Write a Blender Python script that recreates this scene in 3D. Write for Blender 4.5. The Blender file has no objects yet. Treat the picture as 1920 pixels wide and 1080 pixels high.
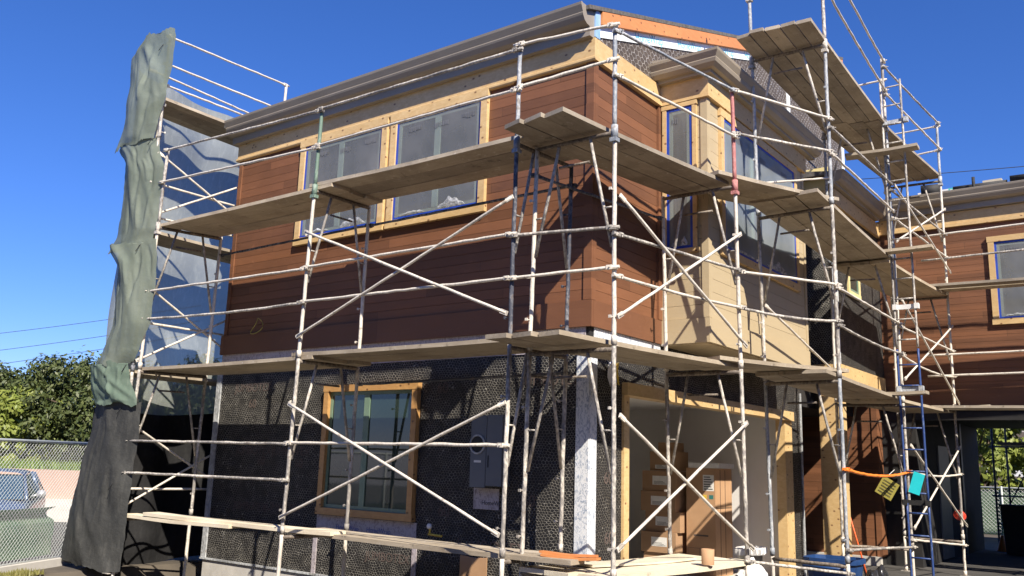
import bpy, bmesh, math, random
from mathutils import Vector, Matrix, noise
random.seed(7)
S = bpy.context.scene
COL = S.collection
D = bpy.data
R = math.radians

# ------------------------------------------------------------------ helpers
class MB:
    """collects boxes, tubes and sheets that become ONE mesh object"""
    def __init__(s): s.v = []; s.f = []; s.flat = set()
    def quad(s, *p):
        n = len(s.v); s.v += [tuple(q) for q in p]; s.f.append(tuple(range(n, n + len(p)))); return s
    def box(s, x0, x1, y0, y1, z0, z1):
        n = len(s.v)
        s.v += [(x, y, z) for z in (z0, z1) for y in (y0, y1) for x in (x0, x1)]
        for f in ((0, 2, 3, 1), (4, 5, 7, 6), (0, 1, 5, 4), (1, 3, 7, 5), (3, 2, 6, 7), (2, 0, 4, 6)):
            s.flat.add(len(s.f)); s.f.append(tuple(n + i for i in f))
        return s
    def obox(s, c, ax, ay, az):
        """oriented box: centre and three half-axis vectors"""
        n = len(s.v); c, ax, ay, az = map(Vector, (c, ax, ay, az))
        s.v += [tuple(c + ax * i + ay * j + az * k) for k in (-1, 1) for j in (-1, 1) for i in (-1, 1)]
        for f in ((0, 2, 3, 1), (4, 5, 7, 6), (0, 1, 5, 4), (1, 3, 7, 5), (3, 2, 6, 7), (2, 0, 4, 6)):
            s.flat.add(len(s.f)); s.f.append(tuple(n + i for i in f))
        return s
    def prism(s, poly, axis, a, b):
        """polygon (two coordinates, in the order of the remaining axes) extruded along axis"""
        def P(u, w, t):
            return (t, u, w) if axis == 0 else (u, t, w) if axis == 1 else (u, w, t)
        n = len(s.v); m = len(poly)
        s.v += [P(u, w, a) for u, w in poly] + [P(u, w, b) for u, w in poly]
        s.f.append(tuple(range(n + m - 1, n - 1, -1))); s.f.append(tuple(range(n + m, n + 2 * m)))
        for i in range(m):
            j = (i + 1) % m; s.f.append((n + i, n + j, n + m + j, n + m + i))
        return s
    def path(s, pts, r, sides=8, jit=0.0, caps=True):
        pts = [Vector(p) for p in pts]; n0 = len(s.v); k = len(pts)
        rr = r if isinstance(r, (list, tuple)) else [r] * k
        up = None
        for i, p in enumerate(pts):
            d = (pts[min(i + 1, k - 1)] - pts[max(i - 1, 0)]).normalized()
            if up is None:
                up = Vector((0, 0, 1)) if abs(d.z) < .9 else Vector((1, 0, 0))
            a = d.cross(up).normalized(); b = a.cross(d).normalized()
            for q in range(sides):
                t = 2 * math.pi * q / sides
                rad = rr[i] * (1 + random.uniform(-jit, jit))
                s.v.append(tuple(p + (a * math.cos(t) + b * math.sin(t)) * rad))
        for i in range(k - 1):
            for q in range(sides):
                w = (q + 1) % sides
                s.f.append((n0 + i * sides + q, n0 + (i + 1) * sides + q, n0 + (i + 1) * sides + w, n0 + i * sides + w))
        if caps:
            s.f.append(tuple(n0 + q for q in range(sides)))
            s.f.append(tuple(n0 + (k - 1) * sides + q for q in range(sides - 1, -1, -1)))
        return s
    def tube(s, p, q, r, sides=8, jit=0.0, step=None, wob=0.0, sag=0.0):
        p = Vector(p); q = Vector(q); L = (q - p).length
        k = max(1, int(L / step)) if step else 1
        pts = []
        for i in range(k + 1):
            t = i / k; c = p.lerp(q, t); c.z -= sag * 4 * t * (1 - t)
            if 0 < i < k: c += Vector((random.uniform(-wob, wob), random.uniform(-wob, wob), random.uniform(-wob, wob)))
            pts.append(c)
        return s.path(pts, r, sides, jit)
    def lathe(s, c, prof, sides=20, ax=(0, 0, 1)):
        ax = Vector(ax).normalized(); t = Vector((1, 0, 0)) if abs(ax.x) < .9 else Vector((0, 1, 0))
        a = ax.cross(t).normalized(); b = ax.cross(a).normalized(); c = Vector(c); n = len(s.v)
        for r, h in prof:
            for q in range(sides):
                w = 2 * math.pi * q / sides
                s.v.append(tuple(c + ax * h + (a * math.cos(w) + b * math.sin(w)) * r))
        for i in range(len(prof) - 1):
            for q in range(sides):
                w = (q + 1) % sides
                s.f.append((n + i * sides + q, n + i * sides + w, n + (i + 1) * sides + w, n + (i + 1) * sides + q))
        return s
    def grid(s, fn, nu, nv):
        n = len(s.v)
        for j in range(nv + 1):
            for i in range(nu + 1): s.v.append(tuple(fn(i / nu, j / nv)))
        for j in range(nv):
            for i in range(nu):
                a = n + j * (nu + 1) + i; s.f.append((a, a + 1, a + nu + 2, a + nu + 1))
        return s
    def build(s, name, mat, parent=None, smooth=False, label=None, **props):
        me = D.meshes.new(name); me.from_pydata(s.v, [], s.f); me.update()
        bm = bmesh.new(); bm.from_mesh(me); bmesh.ops.recalc_face_normals(bm, faces=bm.faces); bm.to_mesh(me); bm.free()
        if smooth:
            me.polygons.foreach_set('use_smooth', [i not in s.flat and len(s.f[i]) == 4 for i in range(len(me.polygons))])
        me.materials.append(mat)
        o = D.objects.new(name, me); COL.objects.link(o)
        if parent is not None:
            o.parent = parent
            o.matrix_parent_inverse = Matrix.Translation(-root_loc(parent))
        if label: o['label'] = label
        for k, w in props.items(): o[k] = w
        return o

def root_loc(o):
    v = Vector((0, 0, 0))
    while o is not None and o.type == 'EMPTY':
        v += o.location; o = o.parent
    return v if o is None else (root_loc(o.parent) if o.parent else Vector((0, 0, 0)))

def thing(name, label, cat, loc=(0, 0, 0), group=None):
    o = D.objects.new(name, None); o.empty_display_size = .2; COL.objects.link(o); o.location = loc
    o['label'] = label; o['category'] = cat
    if group: o['group'] = group
    return o

def single(mb, name, mat, label, cat, group=None, smooth=False):
    o = mb.build(name, mat, None, smooth, label, category=cat)
    if group: o['group'] = group
    return o

def text(body, size, origin, ux, uy, mat, parent, name='lettering', depth=.002, align='LEFT'):
    cu = D.curves.new(name, 'FONT'); cu.body = body; cu.size = size; cu.align_x = align; cu.extrude = depth / 2
    tmp = D.objects.new(name, cu); COL.objects.link(tmp); bpy.context.view_layer.update()
    me = D.meshes.new_from_object(tmp.evaluated_get(bpy.context.evaluated_depsgraph_get()))
    D.objects.remove(tmp); D.curves.remove(cu)
    ux = Vector(ux).normalized(); uy = Vector(uy).normalized(); uz = ux.cross(uy)
    M = Matrix(((ux.x, uy.x, uz.x, origin[0]), (ux.y, uy.y, uz.y, origin[1]), (ux.z, uy.z, uz.z, origin[2]), (0, 0, 0, 1)))
    me.transform(M); me.materials.clear(); me.materials.append(mat)
    o = D.objects.new(name, me); COL.objects.link(o)
    if parent is not None:
        o.parent = parent; o.matrix_parent_inverse = Matrix.Translation(-root_loc(parent))
    return o

# ------------------------------------------------------------------ materials
class NT:
    def __init__(s, name):
        s.m = D.materials.new(name); s.m.use_nodes = True; s.t = s.m.node_tree; s.t.nodes.clear()
        s.out = s.t.nodes.new('ShaderNodeOutputMaterial')
    def n(s, typ, **kw):
        o = s.t.nodes.new(typ)
        for k, w in kw.items(): setattr(o, k, w)
        return o
    def L(s, a, b): s.t.links.new(a, b)
    def put(s, sock, val):
        if hasattr(val, 'is_output') or isinstance(val, bpy.types.NodeSocket): s.L(val, sock)
        else: sock.default_value = val
    def math(s, op, a, b=0.0, c=None, clamp=False):
        o = s.n('ShaderNodeMath', operation=op, use_clamp=clamp); s.put(o.inputs[0], a); s.put(o.inputs[1], b)
        if c is not None: s.put(o.inputs[2], c)
        return o.outputs[0]
    def mix(s, fac, a, b, blend='MIX'):
        o = s.n('ShaderNodeMix', data_type='RGBA', blend_type=blend); s.put(o.inputs[0], fac)
        s.put(o.inputs[6], a if not isinstance(a, tuple) else (*a, 1)[:4]); s.put(o.inputs[7], b if not isinstance(b, tuple) else (*b, 1)[:4])
        return o.outputs[2]
    def pos(s, scale=(1, 1, 1)):
        g = s.n('ShaderNodeNewGeometry'); mp = s.n('ShaderNodeMapping'); s.L(g.outputs['Position'], mp.inputs['Vector'])
        mp.inputs['Scale'].default_value = scale; return mp.outputs[0]
    def noise(s, scale, detail=4, rough=.55, vec=None, dist=0.0):
        o = s.n('ShaderNodeTexNoise'); o.inputs['Scale'].default_value = scale; o.inputs['Detail'].default_value = detail
        o.inputs['Roughness'].default_value = rough; o.inputs['Distortion'].default_value = dist
        s.L(vec if vec is not None else s.pos(), o.inputs['Vector']); return o.outputs['Fac']
    def ramp(s, fac, lo, hi, a=0.0, b=1.0):
        o = s.n('ShaderNodeMapRange'); o.clamp = True; s.L(fac, o.inputs[0])
        o.inputs[1].default_value = lo; o.inputs[2].default_value = hi; o.inputs[3].default_value = a; o.inputs[4].default_value = b
        return o.outputs[0]
    def bump(s, h, strength=.3, dist=.01):
        o = s.n('ShaderNodeBump'); o.inputs['Strength'].default_value = strength; o.inputs['Distance'].default_value = dist
        s.L(h, o.inputs['Height']); return o.outputs[0]
    def bsdf(s, color, rough=.6, metal=0.0, normal=None, spec=None, out=True):
        o = s.n('ShaderNodeBsdfPrincipled'); s.put(o.inputs['Base Color'], color if not isinstance(color, tuple) else (*color, 1)[:4])
        s.put(o.inputs['Roughness'], rough); s.put(o.inputs['Metallic'], metal)
        if spec is not None: o.inputs['Specular IOR Level'].default_value = spec
        if normal is not None: s.L(normal, o.inputs['Normal'])
        if out: s.L(o.outputs[0], s.out.inputs[0])
        return o.outputs[0]

def simple(name, c1, c2, scale=4, rough=.6, metal=0.0, bump=0.0, bscale=None, stretch=(1, 1, 1), lo=.35, hi=.65, spec=None):
    t = NT(name); v = t.pos(stretch)
    f = t.ramp(t.noise(scale, 6, .6, v), lo, hi)
    nm = t.bump(t.noise(bscale or scale * 3, 5, .6, v), bump, .01) if bump else None
    t.bsdf(t.mix(f, c1, c2), rough, metal, nm, spec)
    return t.m

def siding_mat(name, c1, c2, pitch, z0):
    t = NT(name)
    g = t.n('ShaderNodeNewGeometry'); sp = t.n('ShaderNodeSeparateXYZ'); t.L(g.outputs['Position'], sp.inputs[0])
    row = t.math('FLOOR', t.math('DIVIDE', t.math('SUBTRACT', sp.outputs[2], z0), pitch))
    seg = t.math('FLOOR', t.math('ADD', t.math('MULTIPLY', t.math('ADD', sp.outputs[0], sp.outputs[1]), .31), t.math('MULTIPLY', row, .37)))
    wn = t.n('ShaderNodeTexWhiteNoise', noise_dimensions='2D'); cb = t.n('ShaderNodeCombineXYZ'); t.L(row, cb.inputs[0]); t.L(seg, cb.inputs[1]); t.L(cb.outputs[0], wn.inputs['Vector'])
    grain = t.noise(7, 8, .7, t.pos((.5, .5, 14)))
    blot = t.noise(1.1, 5, .6)
    jc = t.math('FRACT', t.math('ADD', t.math('MULTIPLY', t.math('ADD', sp.outputs[0], sp.outputs[1]), .31), t.math('MULTIPLY', row, .37)))
    joint = t.math('LESS_THAN', jc, .0012)
    f = t.math('ADD', t.math('MULTIPLY', wn.outputs['Value'], .55), t.math('ADD', t.math('MULTIPLY', t.ramp(grain, .3, .7), .35), t.math('MULTIPLY', t.ramp(blot, .3, .7), .35)), clamp=True)
    scuff = t.ramp(t.noise(3.1, 7, .75, t.pos((1, 1, 2.2)), 1.0), .6, .75, 0, .35)
    col = t.mix(joint, t.mix(scuff, t.mix(f, c1, c2), tuple(min(1, x * 1.5 + .03) for x in c2)), tuple(x * .3 for x in c1))
    t.bsdf(col, t.ramp(grain, .3, .7, .5, .75), 0, t.bump(t.noise(14, 8, .7, t.pos((.6, .6, 16))), .25, .004))
    return t.m

def wood_mat(name, c1, c2, knots=True, rough=.6, stretch=(1.5, 1.5, 9), kn=(.12, .05, .02)):
    t = NT(name)
    gr = t.noise(4, 8, .65, t.pos(stretch), .6)
    col = t.mix(t.ramp(gr, .3, .7), c1, c2)
    col = t.mix(t.ramp(t.noise(.9, 4, .5), .35, .7, 0, .45), col, tuple(x * .72 for x in c1))
    if knots:
        g = t.n('ShaderNodeNewGeometry'); sp = t.n('ShaderNodeSeparateXYZ'); t.L(g.outputs['Position'], sp.inputs[0]); cb = t.n('ShaderNodeCombineXYZ')
        t.L(t.math('ADD', sp.outputs[0], t.math('MULTIPLY', sp.outputs[1], 1.13)), cb.inputs[0]); t.L(t.math('MULTIPLY', sp.outputs[2], 1.5), cb.inputs[1])
        vo = t.n('ShaderNodeTexVoronoi', voronoi_dimensions='2D'); vo.inputs['Scale'].default_value = 3.4; t.L(cb.outputs[0], vo.inputs['Vector'])
        col = t.mix(t.ramp(vo.outputs['Distance'], .04, .085, .9, 0), col, kn)
    t.bsdf(col, rough, 0, t.bump(gr, .2, .004)); return t.m

def lath_mat(name, u, paper1=(.0065, .006, .0065), paper2=(.017, .015, .0145), su=.044, sv=.033, wire=(.50, .475, .42), speck=.70, warp=.95):
    """asphalt paper under hexagonal wire lath; u = horizontal world axis of the wall"""
    t = NT(name)
    g = t.n('ShaderNodeNewGeometry'); sp = t.n('ShaderNodeSeparateXYZ'); t.L(g.outputs['Position'], sp.inputs[0])
    wv = t.n('ShaderNodeTexNoise'); wv.inputs['Scale'].default_value = 3.3; wv.inputs['Detail'].default_value = 3; t.L(g.outputs['Position'], wv.inputs['Vector'])
    ws = t.n('ShaderNodeSeparateColor'); t.L(wv.outputs['Color'], ws.inputs[0])
    px = t.math('ADD', t.math('DIVIDE', sp.outputs[u], su), t.math('MULTIPLY', ws.outputs[0], warp * 4))
    py = t.math('ADD', t.math('DIVIDE', sp.outputs[2], sv), t.math('MULTIPLY', ws.outputs[1], warp * 4))
    def cell(ox, oy):
        a = t.math('SUBTRACT', t.math('FLOORED_MODULO', t.math('ADD', px, ox), 1.0), .5)
        b = t.math('SUBTRACT', t.math('FLOORED_MODULO', t.math('ADD', py, oy), 1.732), .866)
        a = t.math('ABSOLUTE', a); b = t.math('ABSOLUTE', b)
        return t.math('MAXIMUM', a, t.math('ADD', t.math('MULTIPLY', a, .5), t.math('MULTIPLY', b, .866)))
    d = t.math('MINIMUM', cell(0, 0), cell(.5, .866))
    w = t.ramp(d, .437, .472)
    # paper that bellies towards the wire hides some of it
    w = t.math('MULTIPLY', w, t.ramp(t.noise(4, 4, .65), .32, .58, .2, 1))
    sn = t.noise(26, 2, .5)
    w2 = t.ramp(sn, speck, speck + .05)
    pap = t.mix(t.ramp(t.noise(2.2, 6, .65), .35, .7), paper1, paper2)
    wn = t.mix(t.ramp(t.noise(9, 3), .35, .65), tuple(x * .55 for x in wire), wire)
    col = t.mix(t.math('MAXIMUM', w, w2), pap, wn)
    h = t.math('ADD', w, t.math('MULTIPLY', t.noise(6, 4), .7))
    t.bsdf(col, t.math('SUBTRACT', .75, t.math('MULTIPLY', w, .3)), t.math('MULTIPLY', w, .55), t.bump(h, .8, .014)); return t.m

def wrap_mat(name, u, base=(.68, .70, .72), dark=(.17, .23, .33)):
    """white weather wrap behind wire, smeared with grey plaster"""
    t = NT(name)
    n1 = t.noise(30, 4, .7, t.pos((1, 1, .6)), 1.5); n2 = t.noise(3, 4, .6)
    f = t.math('MULTIPLY', t.ramp(n1, .49, .58, 0, .85), t.ramp(n2, .25, .6, .25, 1))
    t.bsdf(t.mix(f, base, dark), .55, 0, t.bump(n1, .4, .01)); return t.m

def pipe_mat(name, c_clean, c_under, lo=.42, hi=.6, rough=.65):
    t = NT(name)
    a = t.noise(2.1, 5, .7); b = t.noise(34, 4, .6, t.pos((1, 1, .55)))
    f = t.ramp(t.math('ADD', t.math('MULTIPLY', a, .55), t.math('MULTIPLY', b, .45)), lo, hi)
    col = t.mix(f, c_under, c_clean)
    col = t.mix(t.ramp(t.noise(11, 3), .62, .7, 0, .6), col, (.16, .12, .09))
    t.bsdf(col, rough, 0, t.bump(t.math('ADD', b, f), .55, .006)); return t.m

def plank_mat(name, c1, c2, c3, along=0):
    t = NT(name); sx = (.7, 16, 9) if along == 0 else (16, .7, 9)
    oi = t.n('ShaderNodeObjectInfo'); rnd = oi.outputs['Random']
    gr = t.noise(2.2, 8, .75, t.pos(sx), .5); bl = t.noise(1.6, 6, .65); sp = t.noise(19, 5, .7)
    col = t.mix(t.ramp(gr, .3, .7), c1, c2); col = t.mix(t.ramp(bl, .42, .62, 0, .7), col, c3)
    col = t.mix(t.ramp(sp, .60, .68, 0, .65), col, (.64, .61, .55)); col = t.mix(t.ramp(t.noise(7, 4, .6), .63, .7, 0, .6), col, tuple(x * .45 for x in c3))
    col = t.mix(1.0, col, t.mix(rnd, (.74, .73, .72), (1.12, 1.10, 1.06)), 'MULTIPLY')
    t.bsdf(col, .85, 0, t.bump(gr, .45, .006)); return t.m

def fabric_mat(name, c1, c2, trans=.2, transp=0.0, sc=2.2, weave=.3, dust=None):
    t = NT(name)
    f = t.ramp(t.noise(sc, 6, .6), .3, .7); col = t.mix(f, c1, c2)
    col = t.mix(t.ramp(t.noise(14, 5, .65, t.pos((1, 1, .35))), .5, .8, 0, .35), col, dust or tuple(min(1, x * 1.9) for x in c2))
    nm = t.bump(t.math('ADD', t.noise(3.2, 6, .6), t.math('MULTIPLY', t.noise(40, 3), .12)), weave, .05)
    b = t.bsdf(col, .85, 0, nm, .2, out=False)
    tr = t.n('ShaderNodeBsdfTranslucent'); t.L(col, tr.inputs[0])
    mx = t.n('ShaderNodeMixShader'); mx.inputs[0].default_value = trans; t.L(b, mx.inputs[1]); t.L(tr.outputs[0], mx.inputs[2]); sh = mx.outputs[0]
    if transp:
        tp = t.n('ShaderNodeBsdfTransparent'); m2 = t.n('ShaderNodeMixShader')
        t.put(m2.inputs[0], t.ramp(t.noise(.8, 3), .3, .7, transp * .8, transp * 1.2)); t.L(sh, m2.inputs[1]); t.L(tp.outputs[0], m2.inputs[2]); sh = m2.outputs[0]
    t.L(sh, t.out.inputs[0]); return t.m

def film_mat(name, c1=(.19, .195, .20), c2=(.27, .272, .275)):
    t = NT(name)
    cr = t.noise(5, 5, .6, t.pos((1, 1, .55)), .8)
    fine = t.noise(30, 3, .6, t.pos((1, 1, .3)), 1.0)
    nm = t.bump(t.math('ADD', cr, t.math('MULTIPLY', fine, .12)), .25, .02)
    b = t.bsdf(t.mix(t.ramp(t.noise(1.4, 4), .3, .7), c1, c2), .28, 0, nm, .4, out=False)
    tp = t.n('ShaderNodeBsdfTransparent'); tp.inputs[0].default_value = (.86, .9, .89, 1)
    mx = t.n('ShaderNodeMixShader'); t.put(mx.inputs[0], t.ramp(t.noise(1.1, 3, .5), .35, .65, .55, .36)); t.L(b, mx.inputs[1]); t.L(tp.outputs[0], mx.inputs[2])
    t.L(mx.outputs[0], t.out.inputs[0]); return t.m

def crumple_mat(name):
    t = NT(name)
    b = t.bsdf((.62, .64, .67), .3, 0, t.bump(t.noise(26, 5, .7, None, 1.5), .8, .02), .5, out=False)
    tp = t.n('ShaderNodeBsdfTransparent'); mx = t.n('ShaderNodeMixShader')
    t.put(mx.inputs[0], t.ramp(t.noise(12, 4, .7, None, 1.0), .35, .6, .15, .75)); t.L(b, mx.inputs[1]); t.L(tp.outputs[0], mx.inputs[2]); t.L(mx.outputs[0], t.out.inputs[0]); return t.m

def glass_mat(name, tint=(.02, .03, .03), rough=.03):
    t = NT(name); t.bsdf(t.mix(t.ramp(t.noise(.8, 3), .3, .7), tint, tuple(x * 1.7 for x in tint)), rough, 0, t.bump(t.noise(1.2, 2), .03, .02), .9); return t.m

M = {}
M['siding'] = siding_mat('stained siding', (.085, .035, .0155), (.215, .089, .040), .118, 3.35)
M['skirt'] = siding_mat('stained skirt board', (.088, .036, .016), (.175, .073, .034), .29, 3.06)
M['tan_siding'] = siding_mat('tan painted siding', (.40, .32, .195), (.45, .365, .23), .16, 3.35)
M['pine'] = wood_mat('clear finished pine', (.56, .37, .16), (.70, .51, .265), True, .5, (3, 3, 6), (.15, .065, .03))
M['pine_warm'] = wood_mat('warm stained pine', (.42, .22, .075), (.56, .33, .13), True, .5, (3, 3, 6), (.12, .05, .02))
M['cedar'] = wood_mat('orange cedar', (.56, .21, .07), (.66, .28, .10), True, .55)
M['yellow_wood'] = simple('pale yellow primed wood', (.62, .52, .24), (.70, .60, .31), 3, .6, bump=.1)
M['gutter'] = simple('taupe gutter metal', (.27, .235, .19), (.31, .27, .22), 2, .45)
M['gutter_tan'] = simple('tan gutter metal', (.33, .28, .21), (.37, .315, .24), 2, .45)
M['roof'] = simple('grey roof shingle', (.07, .065, .06), (.13, .12, .11), 20, .9, bump=.5)
M['lath_a'] = lath_mat('wire lath on black paper, window side', 0)
M['lath_b'] = lath_mat('wire lath on black paper, garage side', 1)
M['lath_g'] = lath_mat('wire lath on brown paper, gable', 1, (.055, .042, .034), (.10, .077, .06), .10, .068, (.85, .79, .70), .74, .3)
M['black_paper'] = simple('black building paper', (.010, .010, .011), (.022, .020, .019), 3, .8, bump=.2)
M['band'] = wrap_mat('grey lavender paper with plaster', 0, (.42, .38, .40), (.16, .13, .14))
M['wrap'] = wrap_mat('white weather wrap', 1)
M['wrap_clean'] = simple('clean white weather wrap', (.74, .80, .82), (.82, .86, .87), 6, .5, bump=.15)
M['flash_blue'] = simple('pale blue flashing film', (.24, .40, .66), (.33, .50, .74), 5, .4)
M['galv'] = pipe_mat('galvanised corner bead', (.55, .57, .58), (.25, .26, .27), .4, .6, .45)
M['ink_blue'] = simple('cyan print ink', (.10, .42, .60), (.14, .48, .66), 9, .6)
M['ink_navy'] = simple('navy print ink', (.05, .08, .25), (.07, .10, .3), 9, .6)
M['ink_brown'] = simple('dull brown print ink', (.075, .055, .048), (.12, .09, .078), 7, .8)
M['ink_black'] = simple('black print ink', (.03, .03, .03), (.05, .05, .05), 9, .7)
M['ink_ghost'] = simple('faded grey print ink', (.13, .135, .15), (.17, .175, .19), 9, .6)
M['tape'] = simple('blue masking tape', (.010, .045, .34), (.016, .065, .44), 6, .55, bump=.1)
M['sash'] = simple('pale green window sash', (.36, .46, .42), (.42, .52, .47), 3, .4)
M['sash_dark'] = simple('green aluminium sash', (.13, .20, .14), (.18, .26, .19), 3, .35)
M['film'] = film_mat('protective window film')
M['film_white'] = crumple_mat('crumpled clear film')
M['film_blue'] = film_mat('blue grey window film', (.25, .29, .33), (.33, .37, .41))
M['room'] = simple('dim room behind glass', (.10, .105, .105), (.19, .195, .19), 1.2, .8)
M['glass'] = glass_mat('dark window glass', (.018, .03, .026))
M['glass_sky'] = glass_mat('bay window glass', (.06, .075, .085), .06)
M['drywall'] = simple('white garage drywall', (.70, .68, .65), (.76, .74, .71), 1.5, .85)
M['concrete'] = simple('pale concrete', (.44, .42, .385), (.56, .535, .49), 3, .9, bump=.3)
M['elec'] = simple('grey enamelled meter cabinet', (.115, .125, .14), (.14, .15, .165), 3, .45)
M['pipe'] = pipe_mat('plaster splashed scaffold pipe', (.78, .725, .63), (.47, .43, .375), .36, .7)
M['pipe2'] = pipe_mat('worn bare scaffold pipe', (.74, .685, .595), (.22, .205, .19), .44, .62)
M['pipe_dirty_shade'] = pipe_mat('grimy shade darkened scaffold bearer', (.40, .34, .27), (.11, .088, .07), .46, .66)  # grime plus the shade under the decks, both put into the colour
M['pipe_blue'] = pipe_mat('blue grey scaffold pipe', (.58, .58, .57), (.22, .245, .28), .44, .64)
M['pipe_green'] = pipe_mat('green painted scaffold pipe', (.30, .37, .31), (.13, .20, .155), .48, .66)
M['pipe_red'] = pipe_mat('pink red painted scaffold pipe', (.52, .27, .25), (.42, .15, .14), .46, .66)
M['pipe_dark'] = pipe_mat('dark blue scaffold pipe', (.34, .34, .35), (.05, .055, .075), .48, .68)
M['ladder_blue'] = pipe_mat('blue painted ladder', (.20, .27, .40), (.022, .055, .19), .52, .74, .5)
for sfx, al in (('', 0), ('_y', 1)):
    M['plank' + sfx] = plank_mat('weathered scaffold plank' + sfx, (.39, .325, .235), (.54, .465, .355), (.28, .23, .17), al)
    M['plank_grey' + sfx] = plank_mat('grey scaffold plank' + sfx, (.355, .305, .235), (.49, .43, .345), (.245, .205, .16), al)
    M['plank_pale' + sfx] = plank_mat('pale new plank' + sfx, (.64, .57, .43), (.76, .69, .55), (.54, .47, .35), al)
M['net_green'] = fabric_mat('faded green debris netting', (.185, .22, .17), (.255, .29, .235), .3, .07, 1.8, .3, (.30, .33, .275))
M['net_teal'] = fabric_mat('greener debris netting hem', (.14, .20, .15), (.21, .275, .215), .3, .05, 1.8, .35, (.27, .33, .27))
M['net_grey'] = fabric_mat('thin grey netting', (.22, .24, .225), (.285, .305, .285), .2, .13, 1.2, .3)
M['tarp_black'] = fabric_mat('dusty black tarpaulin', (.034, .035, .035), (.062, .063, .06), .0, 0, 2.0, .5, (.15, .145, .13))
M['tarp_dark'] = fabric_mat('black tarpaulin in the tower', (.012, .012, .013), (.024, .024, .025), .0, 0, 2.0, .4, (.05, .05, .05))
M['tarp_green'] = fabric_mat('green windscreen cloth', (.08, .17, .105), (.17, .235, .155), .1, 0, 2.2, .6, (.36, .37, .29))
M['link'] = simple('galvanised chain link wire', (.52, .55, .55), (.62, .65, .64), 8, .45)
M['link_post'] = simple('galvanised fence tube', (.42, .46, .45), (.52, .55, .54), 5, .45)
M['box'] = simple('brown corrugated cardboard', (.40, .235, .125), (.46, .28, .155), 2.5, .8, bump=.1)
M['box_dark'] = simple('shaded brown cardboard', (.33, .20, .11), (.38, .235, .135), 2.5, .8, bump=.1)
M['label_white'] = simple('white paper label', (.68, .67, .64), (.76, .75, .72), 20, .7)
M['label_yellow'] = simple('yellow sticker', (.60, .42, .05), (.66, .47, .07), 9, .6)
M['label_teal'] = simple('teal sticker', (.03, .16, .15), (.04, .2, .18), 9, .6)
M['cyan'] = simple('cyan plastic tag', (.02, .56, .62), (.03, .62, .68), 8, .35)
M['tag_yellow'] = simple('yellow caution tag', (.30, .26, .05), (.38, .33, .07), 14, .6)
M['orange'] = simple('orange paint', (.85, .22, .03), (.9, .27, .04), 6, .45)
M['orange_red'] = simple('orange red paint', (.80, .12, .03), (.86, .15, .04), 6, .5)
M['red'] = simple('red plastic', (.55, .05, .03), (.62, .07, .04), 6, .4)
M['bin_blue'] = simple('dirty blue plastic', (.008, .035, .12), (.015, .06, .19), 5, .5, bump=.3)
M['bag_black'] = simple('black plastic sheeting', (.012, .012, .013), (.03, .03, .032), 5, .22, bump=.8, bscale=9)
M['bag_white'] = simple('white plastic bag', (.74, .73, .71), (.82, .81, .79), 5, .5, bump=.7, bscale=8)
M['bucket'] = simple('grey plastic pail', (.40, .40, .38), (.52, .51, .48), 9, .5, bump=.3)
M['asphalt_roll'] = simple('black roofing felt', (.014, .014, .015), (.035, .034, .033), 8, .75)
M['turq'] = simple('turquoise printed wrap', (.06, .42, .38), (.10, .50, .45), 10, .45)
M['rubber'] = simple('black rubber', (.012, .012, .012), (.02, .02, .02), 9, .7)
M['car_paint'] = simple('silver blue car paint', (.085, .13, .22), (.10, .15, .245), 2, .25, .3)
M['car_glass'] = glass_mat('car glass', (.02, .045, .075), .03)
M['chrome'] = simple('silver mirror shell', (.45, .46, .48), (.52, .53, .54), 3, .25, .4)
M['lamp_lens'] = simple('clear lamp lens', (.55, .57, .6), (.65, .67, .7), 5, .12)
M['dirt'] = simple('dusty site dirt', (.05, .042, .033), (.10, .083, .063), 1.6, .95, bump=.6, bscale=12)
M['asphalt'] = simple('asphalt', (.045, .045, .045), (.07, .068, .065), 3, .95, bump=.3, bscale=30)
M['slab'] = simple('dusty slab', (.045, .043, .04), (.08, .075, .07), 2, .9, bump=.2)
M['pave'] = simple('grey pavement', (.34, .33, .31), (.42, .40, .37), 2, .9, bump=.2)
M['pink'] = simple('pink block wall', (.40, .275, .22), (.47, .33, .265), 1.2, .85, bump=.15)
M['white_wall'] = simple('white painted wall', (.72, .73, .75), (.78, .79, .80), 2, .8)
M['dark_wall'] = simple('grey brown wall', (.10, .085, .07), (.15, .12, .10), 2, .8)
M['wire'] = simple('black cable', (.03, .03, .035), (.05, .05, .055), 3, .6)
M['bark'] = simple('brown bark', (.07, .05, .035), (.13, .095, .07), 12, .9, bump=.7)

def leaf_mat(name, a, b, c):
    t = NT(name)
    oi = t.n('ShaderNodeNewGeometry')
    f = t.ramp(t.noise(.9, 4, .6), .3, .7); col = t.mix(f, a, b)
    col = t.mix(t.math('MULTIPLY', oi.outputs['Random Per Island'], .7), col, c)
    b1 = t.bsdf(col, .5, 0, None, .4, out=False); tr = t.n('ShaderNodeBsdfTranslucent'); t.L(col, tr.inputs[0])
    mx = t.n('ShaderNodeMixShader'); mx.inputs[0].default_value = .18; t.L(b1, mx.inputs[1]); t.L(tr.outputs[0], mx.inputs[2]); t.L(mx.outputs[0], t.out.inputs[0])
    return t.m
M['leaf'] = leaf_mat('glossy green leaves', (.034, .058, .018), (.075, .10, .028), (.125, .14, .045))
M['leaf_dark'] = leaf_mat('deep green leaves', (.03, .06, .016), (.06, .10, .024), (.10, .13, .03))
M['leaf_bright'] = leaf_mat('sunlit lime leaves', (.12, .17, .025), (.2, .25, .045), (.26, .28, .06))
M['grass'] = leaf_mat('grass blades', (.08, .16, .02), (.14, .24, .03), (.2, .26, .05))
M['dry_grass'] = leaf_mat('dry grass blades', (.20, .19, .06), (.32, .28, .10), (.16, .17, .04))

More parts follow.
